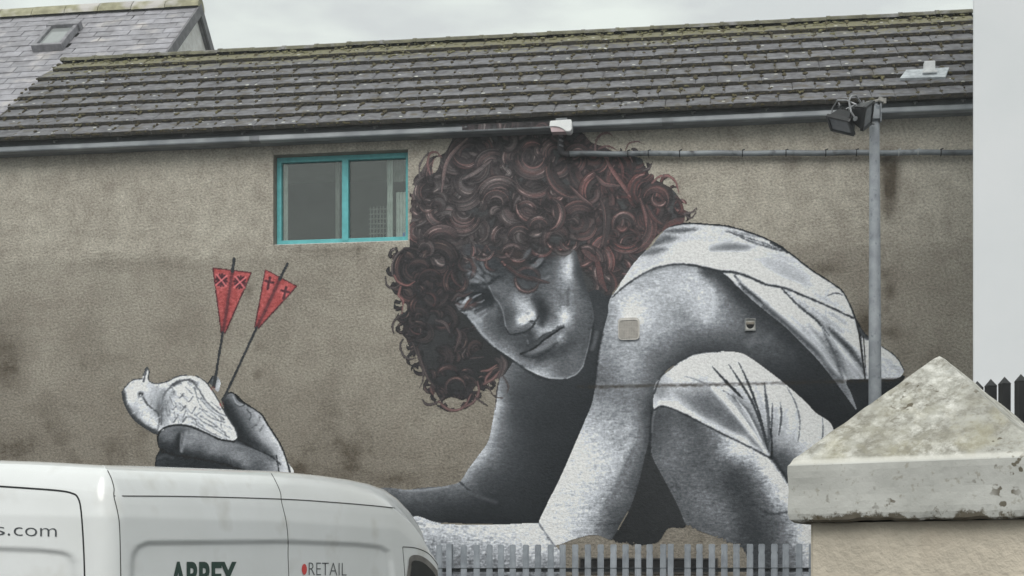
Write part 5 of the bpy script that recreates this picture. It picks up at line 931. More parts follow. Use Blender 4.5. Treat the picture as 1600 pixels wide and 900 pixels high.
# the top of the hair runs on over the gutter
gm = (PXW > 722 + 4 * NB) & (PXW < 868 + 3 * NB) & (pid > 0)
zt_ = EYE + (HZ - PYW) / F * (WD - px_grid(.2)[..., 0] * SA - .2 * CA)
gm &= (zt_ > gz0 + .012) & (zt_ < gz0 + .088)
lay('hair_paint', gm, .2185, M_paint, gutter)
# ---------------------------------------------------------------- fittings on the painted wall
M_vent = surf('beige_plastic', alb(158, 155, 147), alb(138, 135, 128), 14, .6)
M_ventd = surf('vent_shadow', (.09, .085, .08), None, 10, .9)
def rrect(x0, z0, x1, z1, r, n=4):
    out = []
    for cx, cz, a0 in ((x1 - r, z1 - r, 0), (x0 + r, z1 - r, 90), (x0 + r, z0 + r, 180), (x1 - r, z0 + r, 270)):
        for k in range(n + 1):
            a = R(a0 + 90 * k / n); out.append((cx + r * math.cos(a), cz + r * math.sin(a)))
    return out
def ring(bm, outer, inner, y0, y1):
    n = len(outer); A = [bm.verts.new((x, y1, z)) for x, z in outer]; B = [bm.verts.new((x, y1, z)) for x, z in inner]; C_ = [bm.verts.new((x, y0, z)) for x, z in outer]; D = [bm.verts.new((x, y0, z)) for x, z in inner]
    for i in range(n):
        j = (i + 1) % n
        bm.faces.new((A[i], A[j], B[j], B[i])); bm.faces.new((C_[i], C_[j], A[j], A[i])); bm.faces.new((B[i], B[j], D[j], D[i]))
v = bpy.data.objects.new('vent_grille', None); COL.objects.link(v); v.parent = bld; v['label'] = 'square beige mesh vent'
x0, x1, z0, z1 = w_s(966), w_s(999.5), w_z(983, 531.5), w_z(983, 497)
bm = bmesh.new(); ring(bm, rrect(x0, z0, x1, z1, .045), rrect(x0 + .014, z0 + .014, x1 - .014, z1 - .03, .03), -.004, -.032); from_bm('frame', bm, surf('vent_rim', alb(184, 182, 174), alb(160, 158, 151), 16, .55), v)
bm = bmesh.new(); box(bm, ((x0 + x1) / 2, -.010, (z0 + z1) / 2), (x1 - x0 - .02, .010, z1 - z0 - .03)); from_bm('backing', bm, M_ventd, v)
bm = bmesh.new(); nb = 11
for k in range(nb): box(bm, ((x0 + x1) / 2, -.021, z0 + .022 + (z1 - z0 - .058) * (k + .5) / nb), (x1 - x0 - .03, .008, (z1 - z0) / nb * .60))
for k in range(nb): box(bm, (x0 + .016 + (x1 - x0 - .032) * (k + .5) / nb, -.0225, (z0 + z1) / 2 - .008), ((x1 - x0) / nb * .52, .009, z1 - z0 - .05))
from_bm('mesh_screen', bm, M_vent, v)
v = bpy.data.objects.new('vent_hood', None); COL.objects.link(v); v.parent = bld; v['label'] = 'small square vent with a half round hole'
x0, x1, z0, z1 = w_s(1163.5), w_s(1181), w_z(1172, 517.5), w_z(1172, 498)
bm = bmesh.new(); cx, cz = (x0 + x1) / 2, z0 + .068
half = [(cx - .040 + .08 * k / 4, cz) for k in range(5)][::-1]
hole = [(cx + .042 * math.cos(R(a)), cz + .042 * math.sin(R(a))) for a in range(180, 361, 20)]
A = rrect(x0, z0, x1, z1, .008, 2)
ring(bm, A, [(cx + (x - cx) * .8, (z0 + z1) / 2 + (z - (z0 + z1) / 2) * .8) for x, z in A], -.004, -.034)
from_bm('frame', bm, surf('weathered_frame', alb(120, 122, 120), alb(96, 98, 96), 20, .7), v)
bm = bmesh.new(); box(bm, (cx, -.012, (z0 + z1) / 2), (x1 - x0 - .02, .012, z1 - z0 - .02)); from_bm('face_plate', bm, surf('vent_plate', alb(178, 178, 170), alb(150, 150, 142), 20, .6), v)
bm = bmesh.new(); prism(bm, hole, lambda x, z, d: (x, -d, z), .012, .021); from_bm('opening', bm, surf('vent_hole', (.012, .012, .012), None, 10, .9), v)
bm = bmesh.new(); box(bm, (cx, -.022, cz + .018), (x1 - x0 - .035, .02, .028), bev=.005); from_bm('hood', bm, M_rev, v)
# dark slot at the foot of the wall: flat plate, recess shade put into its colour
bm = bmesh.new(); ring(bm, [(w_s(1122), w_z(1122, 897)), (w_s(1122), w_z(1122, 872)), (w_s(905), w_z(905, 871)), (w_s(905), w_z(905, 896))], [(w_s(1120), w_z(1120, 895)), (w_s(1120), w_z(1120, 874)), (w_s(907), w_z(907, 873)), (w_s(907), w_z(907, 894))], -.002, -.02)
sl_ = from_bm('low_vent', bm, M_ventd, bld)
bm = bmesh.new(); a = [(w_s(907), w_z(907, 894)), (w_s(1120), w_z(1120, 894)), (w_s(1120), w_z(1120, 874)), (w_s(907), w_z(907, 874))]
prism(bm, a, lambda x, z, d: (x, -d, z), .001, .006); from_bm('backing', bm, surf('slot_dark', (.012, .012, .013), None, 10, .9), sl_)

def in_wall(name, label, cat, s, z, o=0.0):    # a separate thing hung on the wall: Empty in world space, same heading as the wall
    p = Vector((s * CA - o * SA, WD - s * SA - o * CA, z)); return thing(name, label, cat, p, -WA)
# white sensor lamp under the gutter, with its short bracket
OL = .30
s0, zc = w_s(876, OL), w_z(876, 198, OL)
tl = in_wall('sensor_light', 'white boxy sensor light on a short bracket just under the gutter above the painted hair', 'light', s0, zc, OL)
k = w_depth(s0, OL) / F
bm = bmesh.new(); prism(bm, [(-17 * k, -1 * k), (-16 * k, 8 * k), (17 * k, 9 * k), (18 * k, 6 * k), (18 * k, -7 * k), (15 * k, -10 * k), (9 * k, -9.5 * k), (4 * k, -5 * k), (-1 * k, -1.5 * k), (-7 * k, -.8 * k)], lambda x, z, d: (x, d, z), -.05, .1)
bmesh.ops.bevel(bm, geom=[e for e in bm.edges], offset=.006, segments=2, affect='EDGES')
M_white = surf('white_casing', alb(214, 217, 214), alb(196, 199, 196), 8, .4, spec=.5)
from_bm('hood', bm, M_white, tl)
bm = bmesh.new(); prism(bm, [(-16 * k, -.5 * k), (-7 * k, -1.2 * k), (-1 * k, -2 * k), (4 * k, -5.5 * k), (8.5 * k, -9.3 * k), (-14 * k, -9 * k)], lambda x, z, d: (x, d, z), -.038, .09); from_bm('lens', bm, surf('pinkish_lens', alb(176, 158, 158), alb(160, 142, 142), 12, .3), tl)
bm = bmesh.new(); box(bm, (1 * k, .04, 12 * k), (18 * k, .07, 4 * k), bev=.004); box(bm, (0, .16, 9 * k), (.05, .14, .05), bev=.004); from_bm('bracket', bm, M_fascia, tl)
# conduit: short drop then the long horizontal pipe
M_pipe = surf('grey_pipe', alb(128, 134, 136), alb(84, 89, 91), 2.0, .5, .2, 30, .004, third=(alb(62, 64, 66), 6, .55, .7))
M_pipd = surf('painted_pipe', alb(74, 72, 74), alb(54, 53, 55), 12, .6)
OP = .065
pA, pB = w_pt(888, 240.5, OP), w_pt(1545, 238, OP)
tp = in_wall('conduit_pipe', 'long grey conduit pipe fixed along the wall from the hair to the white building', 'pipe', 0, 0, 0)
bm = bmesh.new(); tube(bm, [pA + (pB - pA) * (i / 30) + Vector((0, 0, .004 * math.sin(i * 1.3))) for i in range(31)], .031, 12); from_bm('pipe', bm, M_pipe, tp, smooth=True)
bm = bmesh.new(); e0 = w_pt(876, 241, OP); tube(bm, [w_pt(877, 207, OP), w_pt(876.5, 222, OP), w_pt(876, 232, OP), w_pt(877.5, 238.5, OP), w_pt(882, 241, OP), w_pt(890, 240.5, OP)], .036, 12); from_bm('elbow', bm, M_pipd, tp, smooth=True)
bm = bmesh.new()
for z in (213, 220, 228): box(bm, w_pt(877, z, OP + .02), (.05, .06, .018), Matrix.Rotation(R(25), 3, 'Y'), bev=.004)
from_bm('strap', bm, surf('pale_strap', alb(128, 126, 128), None, 12, .5), tp)
for px in (981, 1013, 1062, 1160, 1228, 1290, 1338, 1404, 1434, 1470):
    bm = bmesh.new(); c = w_pt(px, 241 - (px - 890) * .004, OP)
    tube(bm, [c + Vector((0, -.032 * math.cos(a), .034 * math.sin(a))) for a in np.linspace(-1.9, 1.9, 9)], .006, 6); box(bm, c + Vector((.010, -.01, .038)), (.035, .012, .012), Matrix.Rotation(R(-20), 3, 'Y'))
    from_bm('clip', bm, M_clip if px in (1404, 1434) else M_cable, tp)
# loose cables along the white tunic
tk = in_wall('wall_cable', 'pair of thin dark cables hanging down the wall across the white tunic', 'cable', 0, 0, 0)
for q, r in (([(1338, 500), (1342, 520), (1346, 550), (1350, 575), (1352, 592)], .007), ([(1349, 524), (1351, 550), (1352, 575)], .005)):
    bm = bmesh.new(); tube(bm, [w_pt(x, y, .018) for x, y in q], r, 6); from_bm('cable', bm, M_cable, tk)

# ---------------------------------------------------------------- slate roofed house behind
YR = 26.0
ap = at(312, 8, YR)                                   # apex of the near gable
ex_, ny_ = Vector((CA, -SA, 0)), Vector((SA, CA, 0))
hs_ = thing('slate_house', 'older house with grey slate roof, roof window and pale gable, behind the long building', 'house', (ap.x, ap.y, 0), -WA)
PH = R(41.5); HZR = ap.z
upf = Vector((0, -math.cos(PH), -math.sin(PH)))        # down the near slope
nf = Vector((0, -math.sin(PH), math.cos(PH)))
HL = 9.5; HS = 5.2                                      # roof length to the left, slope length
M_slate = surf('slate', alb(140, 140, 143), alb(116, 115, 117), 5, .62, .35, 30, .006, rnd=.14, spec=.4, third=(alb(160, 156, 150), 2.5, .55, .75))
bm = bmesh.new()
for sgn in (1, -1):
    q = [Vector((-HL, 0, HZR)), Vector((-.02, 0, HZR))]; d = Vector((0, upf.y * sgn, upf.z)) * HS; off = Vector((0, nf.y * sgn, nf.z)) * -.05
    bm.faces.new([bm.verts.new(p + off) for p in (q[0], q[1], q[1] + d, q[0] + d)])
hroof = from_bm('roof', bm, M_tar, hs_)
NR = 20; gg = 4.3 / 19
def slate_mesh(wd, ln, th):
    me = bpy.data.meshes.new('slate'); x = wd / 2
    me.from_pydata([(-x, 0, 0), (x, 0, 0), (x, ln, 0), (-x, ln, 0), (-x, 0, -th), (x, 0, -th), (x, ln, -th), (-x, ln, -th)], [], [(0, 1, 2, 3), (4, 5, 1, 0), (1, 5, 6, 2), (3, 7, 4, 0), (2, 6, 7, 3), (7, 6, 5, 4)]); me.update(); return me
SWD = .31
sm = slate_mesh(SWD - .008, gg + .07, .012); sm.materials.append(M_slate)
rs = random.Random(5)
Rs = Matrix((( 1, 0, 0, 0), (0, -upf.y, nf.y, 0), (0, -upf.z, nf.z, 0), (0, 0, 0, 1)))   # local y runs up the slope, z out of it
win_box = (-2.98, -1.9)                                                                     # set below from the photo
def hpt(px, py, lift=0.0):
    r = ray(px, py); d = Vector((r.x * CA - r.y * SA, r.x * SA + r.y * CA, r.z)); l0 = Vector((-ap.x, -ap.y, 0)); o0 = Vector((l0.x * CA - l0.y * SA, l0.x * SA + l0.y * CA, EYE))
    pp = Vector((0, 0, HZR)) + nf * lift; t = (pp - o0).dot(nf) / d.dot(nf); return o0 + d * t
kq = [hpt(52, 83), hpt(103, 80), hpt(125, 44), hpt(80, 49)]
def slope_d(p): return (p - Vector((0, 0, HZR))).dot(upf)
sx0, sx1 = (kq[0].x + kq[3].x) / 2, (kq[1].x + kq[2].x) / 2; sd0, sd1 = (slope_d(kq[2]) + slope_d(kq[3])) / 2, (slope_d(kq[0]) + slope_d(kq[1])) / 2
cand = []
for r_ in range(NR):
    x = -.01 - SWD / 2 - (r_ % 2) * SWD / 2
    if r_ % 2: cand.append((-.01 - SWD / 4, r_, .5))
    while x > -HL: cand.append((x, r_, 1)); x -= SWD
left_lim = hpt(-25, 120).x
n_ = 0; rv, rf = [], []
for x, r_, ws in cand:
    dd = .12 + gg * (r_ + 1)
    if sx0 - SWD * .1 < x < sx1 + SWD * .1 and sd0 + .10 < dd < sd1 + gg * .25: continue
    Mx = Matrix.Translation(Vector((x + rs.uniform(-.006, .006), 0, HZR)) + upf * (dd + rs.uniform(-.008, .008)) + nf * (.014 + rs.uniform(0, .006))) @ Rs @ Matrix.Rotation(R(rs.uniform(-.8, .8)), 4, 'Z') @ Matrix.Rotation(R(-2.4), 4, 'X') @ Matrix.Diagonal((ws, 1, 1, 1))
    if x > left_lim and r_ < 19 and n_ < 300:
        n_ += 1; o = bpy.data.objects.new('slate', sm); COL.objects.link(o); o.parent = hroof; o.matrix_local = Mx
    else:
        k = len(rv); rv += [Mx @ v_.co for v_ in sm.vertices]; rf += [tuple(k + a for a in p.vertices) for p in sm.polygons]
me = bpy.data.meshes.new('slates_beyond'); me.from_pydata(rv, [], rf); me.update(); o = mesh_obj('slates_beyond', me, M_slate, hroof); o['kind'] = 'stuff'
M_hr = surf('clay_ridge', alb(148, 146, 120), alb(120, 118, 96), 6, .9, .5, 50, .008, rnd=.1, third=(alb(160, 158, 152), 1.5, .5, .6))
bm = bmesh.new(); lr = .62
rows = []
for x in (0, lr - .012):
    rows.append([bm.verts.new((-x, -.17 * math.cos(a), .02 + .115 * math.sin(a) - .09 * abs(math.cos(a)))) for a in [math.pi * k / 6 for k in range(7)]])
for k in range(6): bm.faces.new((rows[0][k], rows[1][k], rows[1][k + 1], rows[0][k + 1]))
bm.faces.new(rows[0]); bm.faces.new(rows[1])
me = bpy.data.meshes.new('ridge_tile'); bmesh.ops.recalc_face_normals(bm, faces=bm.faces); bm.to_mesh(me); bm.free(); me.materials.append(M_hr)
for i in range(int(HL / lr)):
    o = bpy.data.objects.new('ridge_tile', me); COL.objects.link(o); o.parent = hroof; o.location = (.03 - i * lr, 0, HZR + rs.uniform(-.004, .006))
# gable wall, barge boards, body
M_gab = surf('pale_render', alb(214, 213, 204), alb(188, 187, 180), 8, .9, .6, 60, .008)
bm = bmesh.new(); hw = HS * math.cos(PH) - .3; hz = HZR - HS * math.sin(PH)
pf = [(-hw, 0), (hw, 0), (hw, hz + .15), (0, HZR - .12), (-hw, hz + .15)]
prism(bm, pf, lambda y, z, d: (-d, y, z), .06, HL); from_bm('wall', bm, M_gab, hs_)
M_barge = surf('grey_barge_board', alb(112, 112, 112), alb(88, 88, 90), 7, .8, .4, 30, .006)
for sgn in (1, -1):
    d = Vector((0, upf.y * sgn, upf.z)); n_v = Vector((0, nf.y * sgn, nf.z)); bm = bmesh.new()
    q = [Vector((0, 0, HZR + .03)), Vector((0, 0, HZR - .19)), Vector((0, 0, HZR - .19)) + d * HS, Vector((0, 0, HZR + .03)) + d * HS]
    a = [bm.verts.new(p + Vector((.035, 0, 0))) for p in q]; b = [bm.verts.new(p - Vector((.002, 0, 0))) for p in q]
    bm.faces.new(a); bm.faces.new(b[::-1])
    for i in range(4): bm.faces.new((a[i], a[(i + 1) % 4], b[(i + 1) % 4], b[i]))
    bg_ = from_bm('barge_board', bm, M_barge, hs_)
    bm = bmesh.new(); q = [p + Vector((0, 0, -.02)) for p in q]
    a = [bm.verts.new(p) for p in (q[1] + Vector((.0, 0, -.01)), q[1] + Vector((-.16, 0, -.01)), q[2] + Vector((-.16, 0, -.01)), q[2] + Vector((0, 0, -.01)))]; bm.faces.new(a); from_bm('soffit', bm, M_barge, bg_)
# roof window
sk = bpy.data.objects.new('roof_window', None); COL.objects.link(sk); sk.parent = hs_; sk['label'] = 'tilted roof window'
Mk = Matrix.Translation(Vector(((sx0 + sx1) / 2, 0, HZR)) + upf * ((sd0 + sd1) / 2)) @ Rs
wk, hk = sx1 - sx0, sd1 - sd0
def on_slope(name, boxes, m):
    bm = bmesh.new()
    for c, d in boxes: box(bm, c, d, bev=.012)
    bm.transform(Mk); return from_bm(name, bm, m, sk)
M_skf = surf('roof_window_frame', alb(126, 126, 128), alb(96, 96, 98), 8, .5)
on_slope('frame', [((0, -hk / 2 + .035, .07), (wk, .07, .13)), ((0, hk / 2 - .06, .08), (wk + .05, .16, .14)), ((-wk / 2 + .035, 0, .07), (.07, hk - .16, .12)), ((wk / 2 - .035, 0, .07), (.07, hk - .16, .12))], M_skf)
on_slope('pane', [((0, -.02, .075), (wk - .14, hk - .17, .02))], surf('sky_lit_glass', (.30, .32, .32), None, 3, .07, spec=.9))

# ---------------------------------------------------------------- white building at the right
cw = at(1520, 880, 12.0)
wb_ = thing('white_building', 'plain white rendered building hiding the far end of the mural wall and its roof', 'building', (cw.x, cw.y, 0), R(-23))
M_ww = surf('white_render', alb(197, 200, 199), alb(192, 196, 195), 1.2, .85, .12, 60, .004)
bm = bmesh.new(); box(bm, (3.5, 1.8, 4.75), (7, 3.6, 9.5), bev=.015); from_bm('wall', bm, M_ww, wb_)
bm = bmesh.new(); box(bm, (3.5, 1.8, 9.56), (7.1, 3.76, .12), bev=.02); from_bm('coping', bm, M_lead, wb_)
bm = bmesh.new(); box(bm, (3.5, 1.8, .18), (7.05, 3.65, .36), bev=.01); from_bm('plinth', bm, M_rev, wb_)

# ---------------------------------------------------------------- palisade fence in front of the wall
FO_ = .62
M_galv = surf('galvanised_steel', alb(134, 140, 144), alb(108, 114, 118), 5, .6, .1, 40, .003, spec=.5, rnd=.08)
M_rail = surf('dark_rail', alb(62, 66, 68), alb(46, 49, 51), 6, .6)
pf_ = Vector((-FO_ * SA, WD - FO_ * CA, 0))
fe = thing('palisade_fence', 'grey steel palisade fence with upright pales in front of the mural wall', 'fence', pf_, -WA)
pt = w_z(980, 850.5, FO_)
bm = bmesh.new(); hgt = pt - .08; pw = .070
cs_ = [(-pw / 2, .005), (-pw * .3, -.002), (-pw * .1, .001), (pw * .1, .001), (pw * .3, -.002), (pw / 2, .005)]     # pressed W profile
lev = [(0, 1), (hgt - .12, 1), (hgt - .095, .86), (hgt - .07, 1), (hgt - .012, 1), (hgt, .72)]
loop = cs_ + [(x, y + .005) for x, y in cs_[::-1]]
rows = [[bm.verts.new((x * k_, y, z)) for x, y in loop] for z, k_ in lev]
for a, b in zip(rows, rows[1:]):
    for i in range(12): bm.faces.new((a[i], a[(i + 1) % 12], b[(i + 1) % 12], b[i]))
bm.faces.new(rows[0][::-1]); bm.faces.new(rows[-1])
pm = bpy.data.meshes.new('pale'); bmesh.ops.recalc_face_normals(bm, faces=bm.faces); bm.to_mesh(pm); bm.free(); pm.materials.append(M_galv)
rf_ = random.Random(2); px = 590.0
posts = (703, 1048, 1400)
while px < 1440:
    if all(abs(px - q) > 8 for q in posts):
        o = bpy.data.objects.new('pale', pm); COL.objects.link(o); o.parent = fe; o.location = (w_s(px, FO_), -.03, .08); o.rotation_euler = (0, R(rf_.uniform(-.35, .35)), R(rf_.uniform(-2.5, 2.5)))
    px += 19.35
for q in posts:
    bm = bmesh.new(); h = w_z(q, 850, FO_)
    box(bm, (0, -.035, h / 2), (.062, .008, h), bev=.002); box(bm, (0, .065, h / 2), (.062, .008, h), bev=.002); box(bm, (0.02, .015, h / 2), (.007, .092, h))
    o = from_bm('post', bm, M_galv, fe, loc=(w_s(q, FO_), -.025, 0))
for zz in (w_z(980, 890.5, FO_), .45):
    bm = bmesh.new(); a, b = w_s(585, FO_), w_s(1440, FO_)
    box(bm, ((a + b) / 2, .012, zz), (b - a, .008, .045)); box(bm, ((a + b) / 2, -.012, zz + .02), (b - a, .045, .006)); from_bm('rail', bm, M_rail, fe)

# ---------------------------------------------------------------- galvanised floodlight column
YP = 14.0
pb = at(1367, 900, YP); kp = YP / F
lp = thing('floodlight_column', 'tall galvanised steel column carrying two black floodlights, in front of the wall', 'lamp post', (pb.x, pb.y, 0))
M_post = surf('weathered_galvanised', alb(133, 138, 140), alb(110, 115, 118), 7, .6, .15, 50, .003, spec=.45, third=(alb(92, 98, 102), 18, .58, .72))
zt_p = at(0, 158, YP).z
bm = bmesh.new(); tube(bm, [(0, 0, 0), (0, 0, 1.3), (0.001, 0, 3.4), (-.004, 0, at(0, 192, YP).z)], [.066, .062, .060, .047], 20); tube(bm, [(-.004, 0, at(0, 192, YP).z - .01), (-.004, 0, zt_p)], .036, 16); from_bm('pole', bm, M_post, lp, smooth=True)
bm = bmesh.new(); box(bm, (0, 0, .012), (.3, .3, .024), bev=.006); from_bm('base_plate', bm, M_post, lp)
bm = bmesh.new(); zc = at(0, 178, YP).z; box(bm, (-.012, -.045, zc), (.085, .05, .13), bev=.008); box(bm, (.045, -.02, zc), (.012, .07, .17), bev=.003); from_bm('clamp', bm, M_post, lp)
def P2(px, py, dy=0.0): p = at(px, py, YP + dy); return p - Vector((pb.x, pb.y, 0))
bm = bmesh.new(); tube(bm, [P2(1343, 166, -.06), P2(1356, 160, -.05), P2(1372, 157, -.04), P2(1384, 155, -.03)], .013, 8); box(bm, P2(1376, 156, -.03), (.05, .05, .04), Matrix.Rotation(R(20), 3, 'Y'), bev=.006); box(bm, P2(1382, 158, -.03), (.03, .04, .05), bev=.006); from_bm('bracket_arm', bm, surf('pale_metal', alb(150, 148, 140), alb(110, 110, 104), 20, .5), lp)
M_blk = surf('black_enamel', (.018, .019, .021), (.013, .013, .015), 9, .42, spec=.5)
M_blg = surf('dusty_glass', alb(96, 100, 104), alb(70, 73, 76), 5, .15, spec=.7)
M_steel = surf('bright_bracket', alb(152, 154, 154), alb(110, 112, 112), 16, .4, metal=.3)
def flood(cx, cy, dy, rot, wdt, hgt_, dep, label):
    f = bpy.data.objects.new('floodlight', None); COL.objects.link(f); f.parent = lp; f['label'] = label
    f.location = P2(cx, cy, dy); f.rotation_euler = rot
    bm = bmesh.new(); x, z = wdt / 2, hgt_ / 2
    A = [bm.verts.new(p) for p in ((-x, -dep / 2, -z), (x, -dep / 2, -z), (x, -dep / 2, z), (-x, -dep / 2, z))]
    B = [bm.verts.new(p) for p in ((-x * .62, dep / 2, -z * .55), (x * .62, dep / 2, -z * .55), (x * .62, dep / 2, z * .7), (-x * .62, dep / 2, z * .7))]
    bm.faces.new(A[::-1]); bm.faces.new(B)
    for i in range(4): bm.faces.new((A[i], A[(i + 1) % 4], B[(i + 1) % 4], B[i]))
    bmesh.ops.bevel(bm, geom=list(bm.edges), offset=.014, segments=2, affect='EDGES')
    for k in range(5): box(bm, ((k - 2) * wdt * .11, dep / 2 + .002, z * .08), (.008, .04, hgt_ * .5))
    from_bm('housing', bm, M_blk, f)
    bm = bmesh.new(); ring(bm, rrect(-x * 1.04, -z * 1.05, x * 1.04, z * 1.05, .012, 2), rrect(-x * .84, -z * .82, x * .84, z * .82, .01, 2), -dep / 2 + .015, -dep / 2 - .016); from_bm('bezel', bm, M_blk, f)
    bm = bmesh.new(); box(bm, (0, -dep / 2 - .004, 0), (wdt * .86, .008, hgt_ * .84)); from_bm('glass', bm, M_blg, f)
    bm = bmesh.new()
    tube(bm, [(-x - .02, 0, 0), (-x - .022, .05, z * .5), (-x * .8, .10, z * 1.25), (0, .11, z * 1.4), (x * .8, .10, z * 1.25), (x + .022, .05, z * .5), (x + .02, 0, 0)], .009, 6)
    for sx_ in (-1, 1): tube(bm, [(sx_ * (x + .005), 0, 0), (sx_ * (x + .04), 0, 0)], .018, 8)
    from_bm('stirrup', bm, M_steel, f)
flood(1319, 187, -.12, (R(62), R(22), R(-38)), .25, .20, .13, 'lower floodlight tipped face down')
flood(1345, 179, -.20, (R(20), R(-30), R(52)), .22, .22, .13, 'upper floodlight turned towards the pole')
bm = bmesh.new(); tube(bm, [P2(1322, 171, -.05), P2(1335, 165, -.06), P2(1352, 172, -.06), P2(1362, 178, -.05)], .011, 6); tube(bm, [P2(1349, 157, -.05), P2(1350, 168, -.05)], .010, 6); tube(bm, [P2(1310, 160, -.05), P2(1312, 165, -.05)], .008, 6); tube(bm, [P2(1362, 192, -.08), P2(1367, 194, -.08)], .012, 6); from_bm('mounting_bar', bm, M_steel, lp)

# ---------------------------------------------------------------- gate pier with pyramid cap, close to the camera
DP = 3.28
pc = at(1468, 900, DP)
gp = thing('gate_pier', 'rendered gate pier with a lichen stained concrete pyramid cap, nearest thing to the camera', 'gate pier', (pc.x, pc.y, 0), R(-28.5))
M_cap = surf('old_concrete', alb(172, 173, 166), alb(150, 151, 144), 4, .92, .3, 80, .004)
t = M_cap.node_tree; b_ = t.nodes['Principled BSDF']; K = t.links.new; src = b_.inputs['Base Color'].links[0].from_socket
tcx = t.nodes.new('ShaderNodeTexCoord'); sxx = t.nodes.new('ShaderNodeSeparateXYZ'); K(tcx.outputs['Object'], sxx.inputs[0]); OV = tcx.outputs['Object']
def mixin(fac, col, src):
    mm = nd(t, 'ShaderNodeMix', data_type='RGBA'); K(fac, mm.inputs[0]); K(src, mm.inputs[6]); mm.inputs[7].default_value = (*col, 1); return mm.outputs[2]
def nz_(scale, lo, hi, top=1.0, detail=5.0, rgh=.7, loc=(0, 0, 0), sc=(1, 1, 1)):
    mp = t.nodes.new('ShaderNodeMapping'); mp.inputs['Location'].default_value = loc; mp.inputs['Scale'].default_value = sc; K(OV, mp.inputs[0])
    n = nd(t, 'ShaderNodeTexNoise', Scale=scale, Detail=detail, Roughness=rgh); K(mp.outputs[0], n.inputs['Vector'])
    m = nd(t, 'ShaderNodeMapRange'); m.inputs[1].default_value = lo; m.inputs[2].default_value = hi; m.inputs[4].default_value = top; K(n.outputs['Fac'], m.inputs[0]); return m.outputs[0]
def mul(a, b): m = nd(t, 'ShaderNodeMath', operation='MULTIPLY'); K(a, m.inputs[0]); K(b, m.inputs[1]); return m.outputs[0]
def zramp(z0, z1, top=1.0): m = nd(t, 'ShaderNodeMapRange'); m.inputs[1].default_value = z0; m.inputs[2].default_value = z1; m.inputs[4].default_value = top; K(sxx.outputs['Z'], m.inputs[0]); return m.outputs[0]
onTop = zramp(1.838, 1.846)
# weathered slopes: grey-green film, crisp dark and pale lichen, run marks down the slope
src = mixin(mul(onTop, nz_(3.5, .36, .60, .9)), alb(132, 130, 116), src)
src = mixin(mul(onTop, nz_(26, .44, .62, .75, 6, .75)), alb(108, 106, 96), src)
src = mixin(mul(onTop, mul(nz_(30, .46, .66, .8, 6, .75, (4, 2, 9)), nz_(3.2, .44, .56, 1, 3, .6, (7, 3, 1)))), alb(198, 198, 189), src)
src = mixin(mul(onTop, nz_(9, .54, .66, .5, 4, .6, (1, 8, 2), (1, 1, .25))), alb(140, 136, 112), src)
# slab sides: pale film, small pits, brown growth and loss along the lower arris
src = mixin(nz_(70, .60, .70, .55, 3, .6), alb(120, 116, 102), src)
src = mixin(mul(nz_(44, .63, .67, .9, 2, .5, (3, 3, 3)), nz_(4, .48, .58, 1, 3, .6, (9, 1, 4))), alb(78, 72, 58), src)
low = zramp(1.765, 1.712, .50); n_ = nd(t, 'ShaderNodeTexNoise', Scale=15.0, Detail=6.0, Roughness=.75); K(OV, n_.inputs['Vector']); n2_ = nd(t, 'ShaderNodeTexNoise', Scale=4.0, Detail=2.0); K(OV, n2_.inputs['Vector'])
ad = nd(t, 'ShaderNodeMath', operation='ADD'); K(n_.outputs['Fac'], ad.inputs[0]); K(low, ad.inputs[1]); ad2 = nd(t, 'ShaderNodeMath', operation='ADD'); K(ad.outputs[0], ad2.inputs[0]); K(n2_.outputs['Fac'], ad2.inputs[1])
rg = nd(t, 'ShaderNodeMapRange'); rg.inputs[1].default_value = 1.36; rg.inputs[2].default_value = 1.44; rg.inputs[4].default_value = .9; K(ad2.outputs[0], rg.inputs[0]); src = mixin(rg.outputs[0], alb(74, 67, 52), src)
src = mixin(mul(zramp(1.836, 1.842, .6), zramp(1.852, 1.846, 1.0)), alb(200, 200, 190), src)
K(src, b_.inputs['Base Color'])
CH = .2625; Z0, Z1, Z2 = 1.714, 1.842, 2.092
bm = bmesh.new(); N = 56
def cap_ring(h, z): return [bm.verts.new((*p, z)) for p in [(-h + 2 * h * i / N, -h) for i in range(N)] + [(h, -h + 2 * h * i / N) for i in range(N)] + [(h - 2 * h * i / N, h) for i in range(N)] + [(-h, h - 2 * h * i / N) for i in range(N)]]
lv = [(CH * .8, Z0 + .004), (CH * .97, Z0), (CH - .002, Z0 + .005)] + [(CH + .001 * math.sin(k), Z0 + .005 + (Z1 - Z0 - .011) * k / 9) for k in range(1, 10)] + [(CH - .004, Z1 - .001)] + [(CH * (1 - k / 26), Z1 + (Z2 - Z1) * k / 26) for k in range(1, 26)]
rr = [cap_ring(h, z) for h, z in lv]
for a, b in zip(rr, rr[1:]):
    for i in range(4 * N): bm.faces.new((a[i], a[(i + 1) % (4 * N)], b[(i + 1) % (4 * N)], b[i]))
tip = bm.verts.new((0, 0, Z2 - .004))
for i in range(4 * N): bm.faces.new((rr[-1][i], rr[-1][(i + 1) % (4 * N)], tip))
bm.faces.new(rr[0][::-1])
for v_ in bm.verts:
    c = v_.co; e = noise.fractal(c * 14, 1.0, 2.0, 4) * .0018 + noise.noise(c * 60) * .0009
    corner = max(0, 1 - abs(c.z - Z0) / .03)
    d = Vector((c.x, c.y, 0)).normalized() * (e - corner * max(0, noise.fractal(c * 22 + Vector((5, 0, 0)), 1, 2, 3)) * .006)
    v_.co = c + d + Vector((0, 0, corner * max(0, noise.noise(c * 30)) * .007 + (noise.noise(c * 20) * .003 if c.z > Z1 else 0)))
from_bm('pyramid_cap', bm, M_cap, gp)
M_shaft = surf('cream_render', alb(188, 180, 162), alb(166, 159, 143), 5, .92, .7, 55, .008, third=(alb(150, 140, 124), 3, .55, .8))
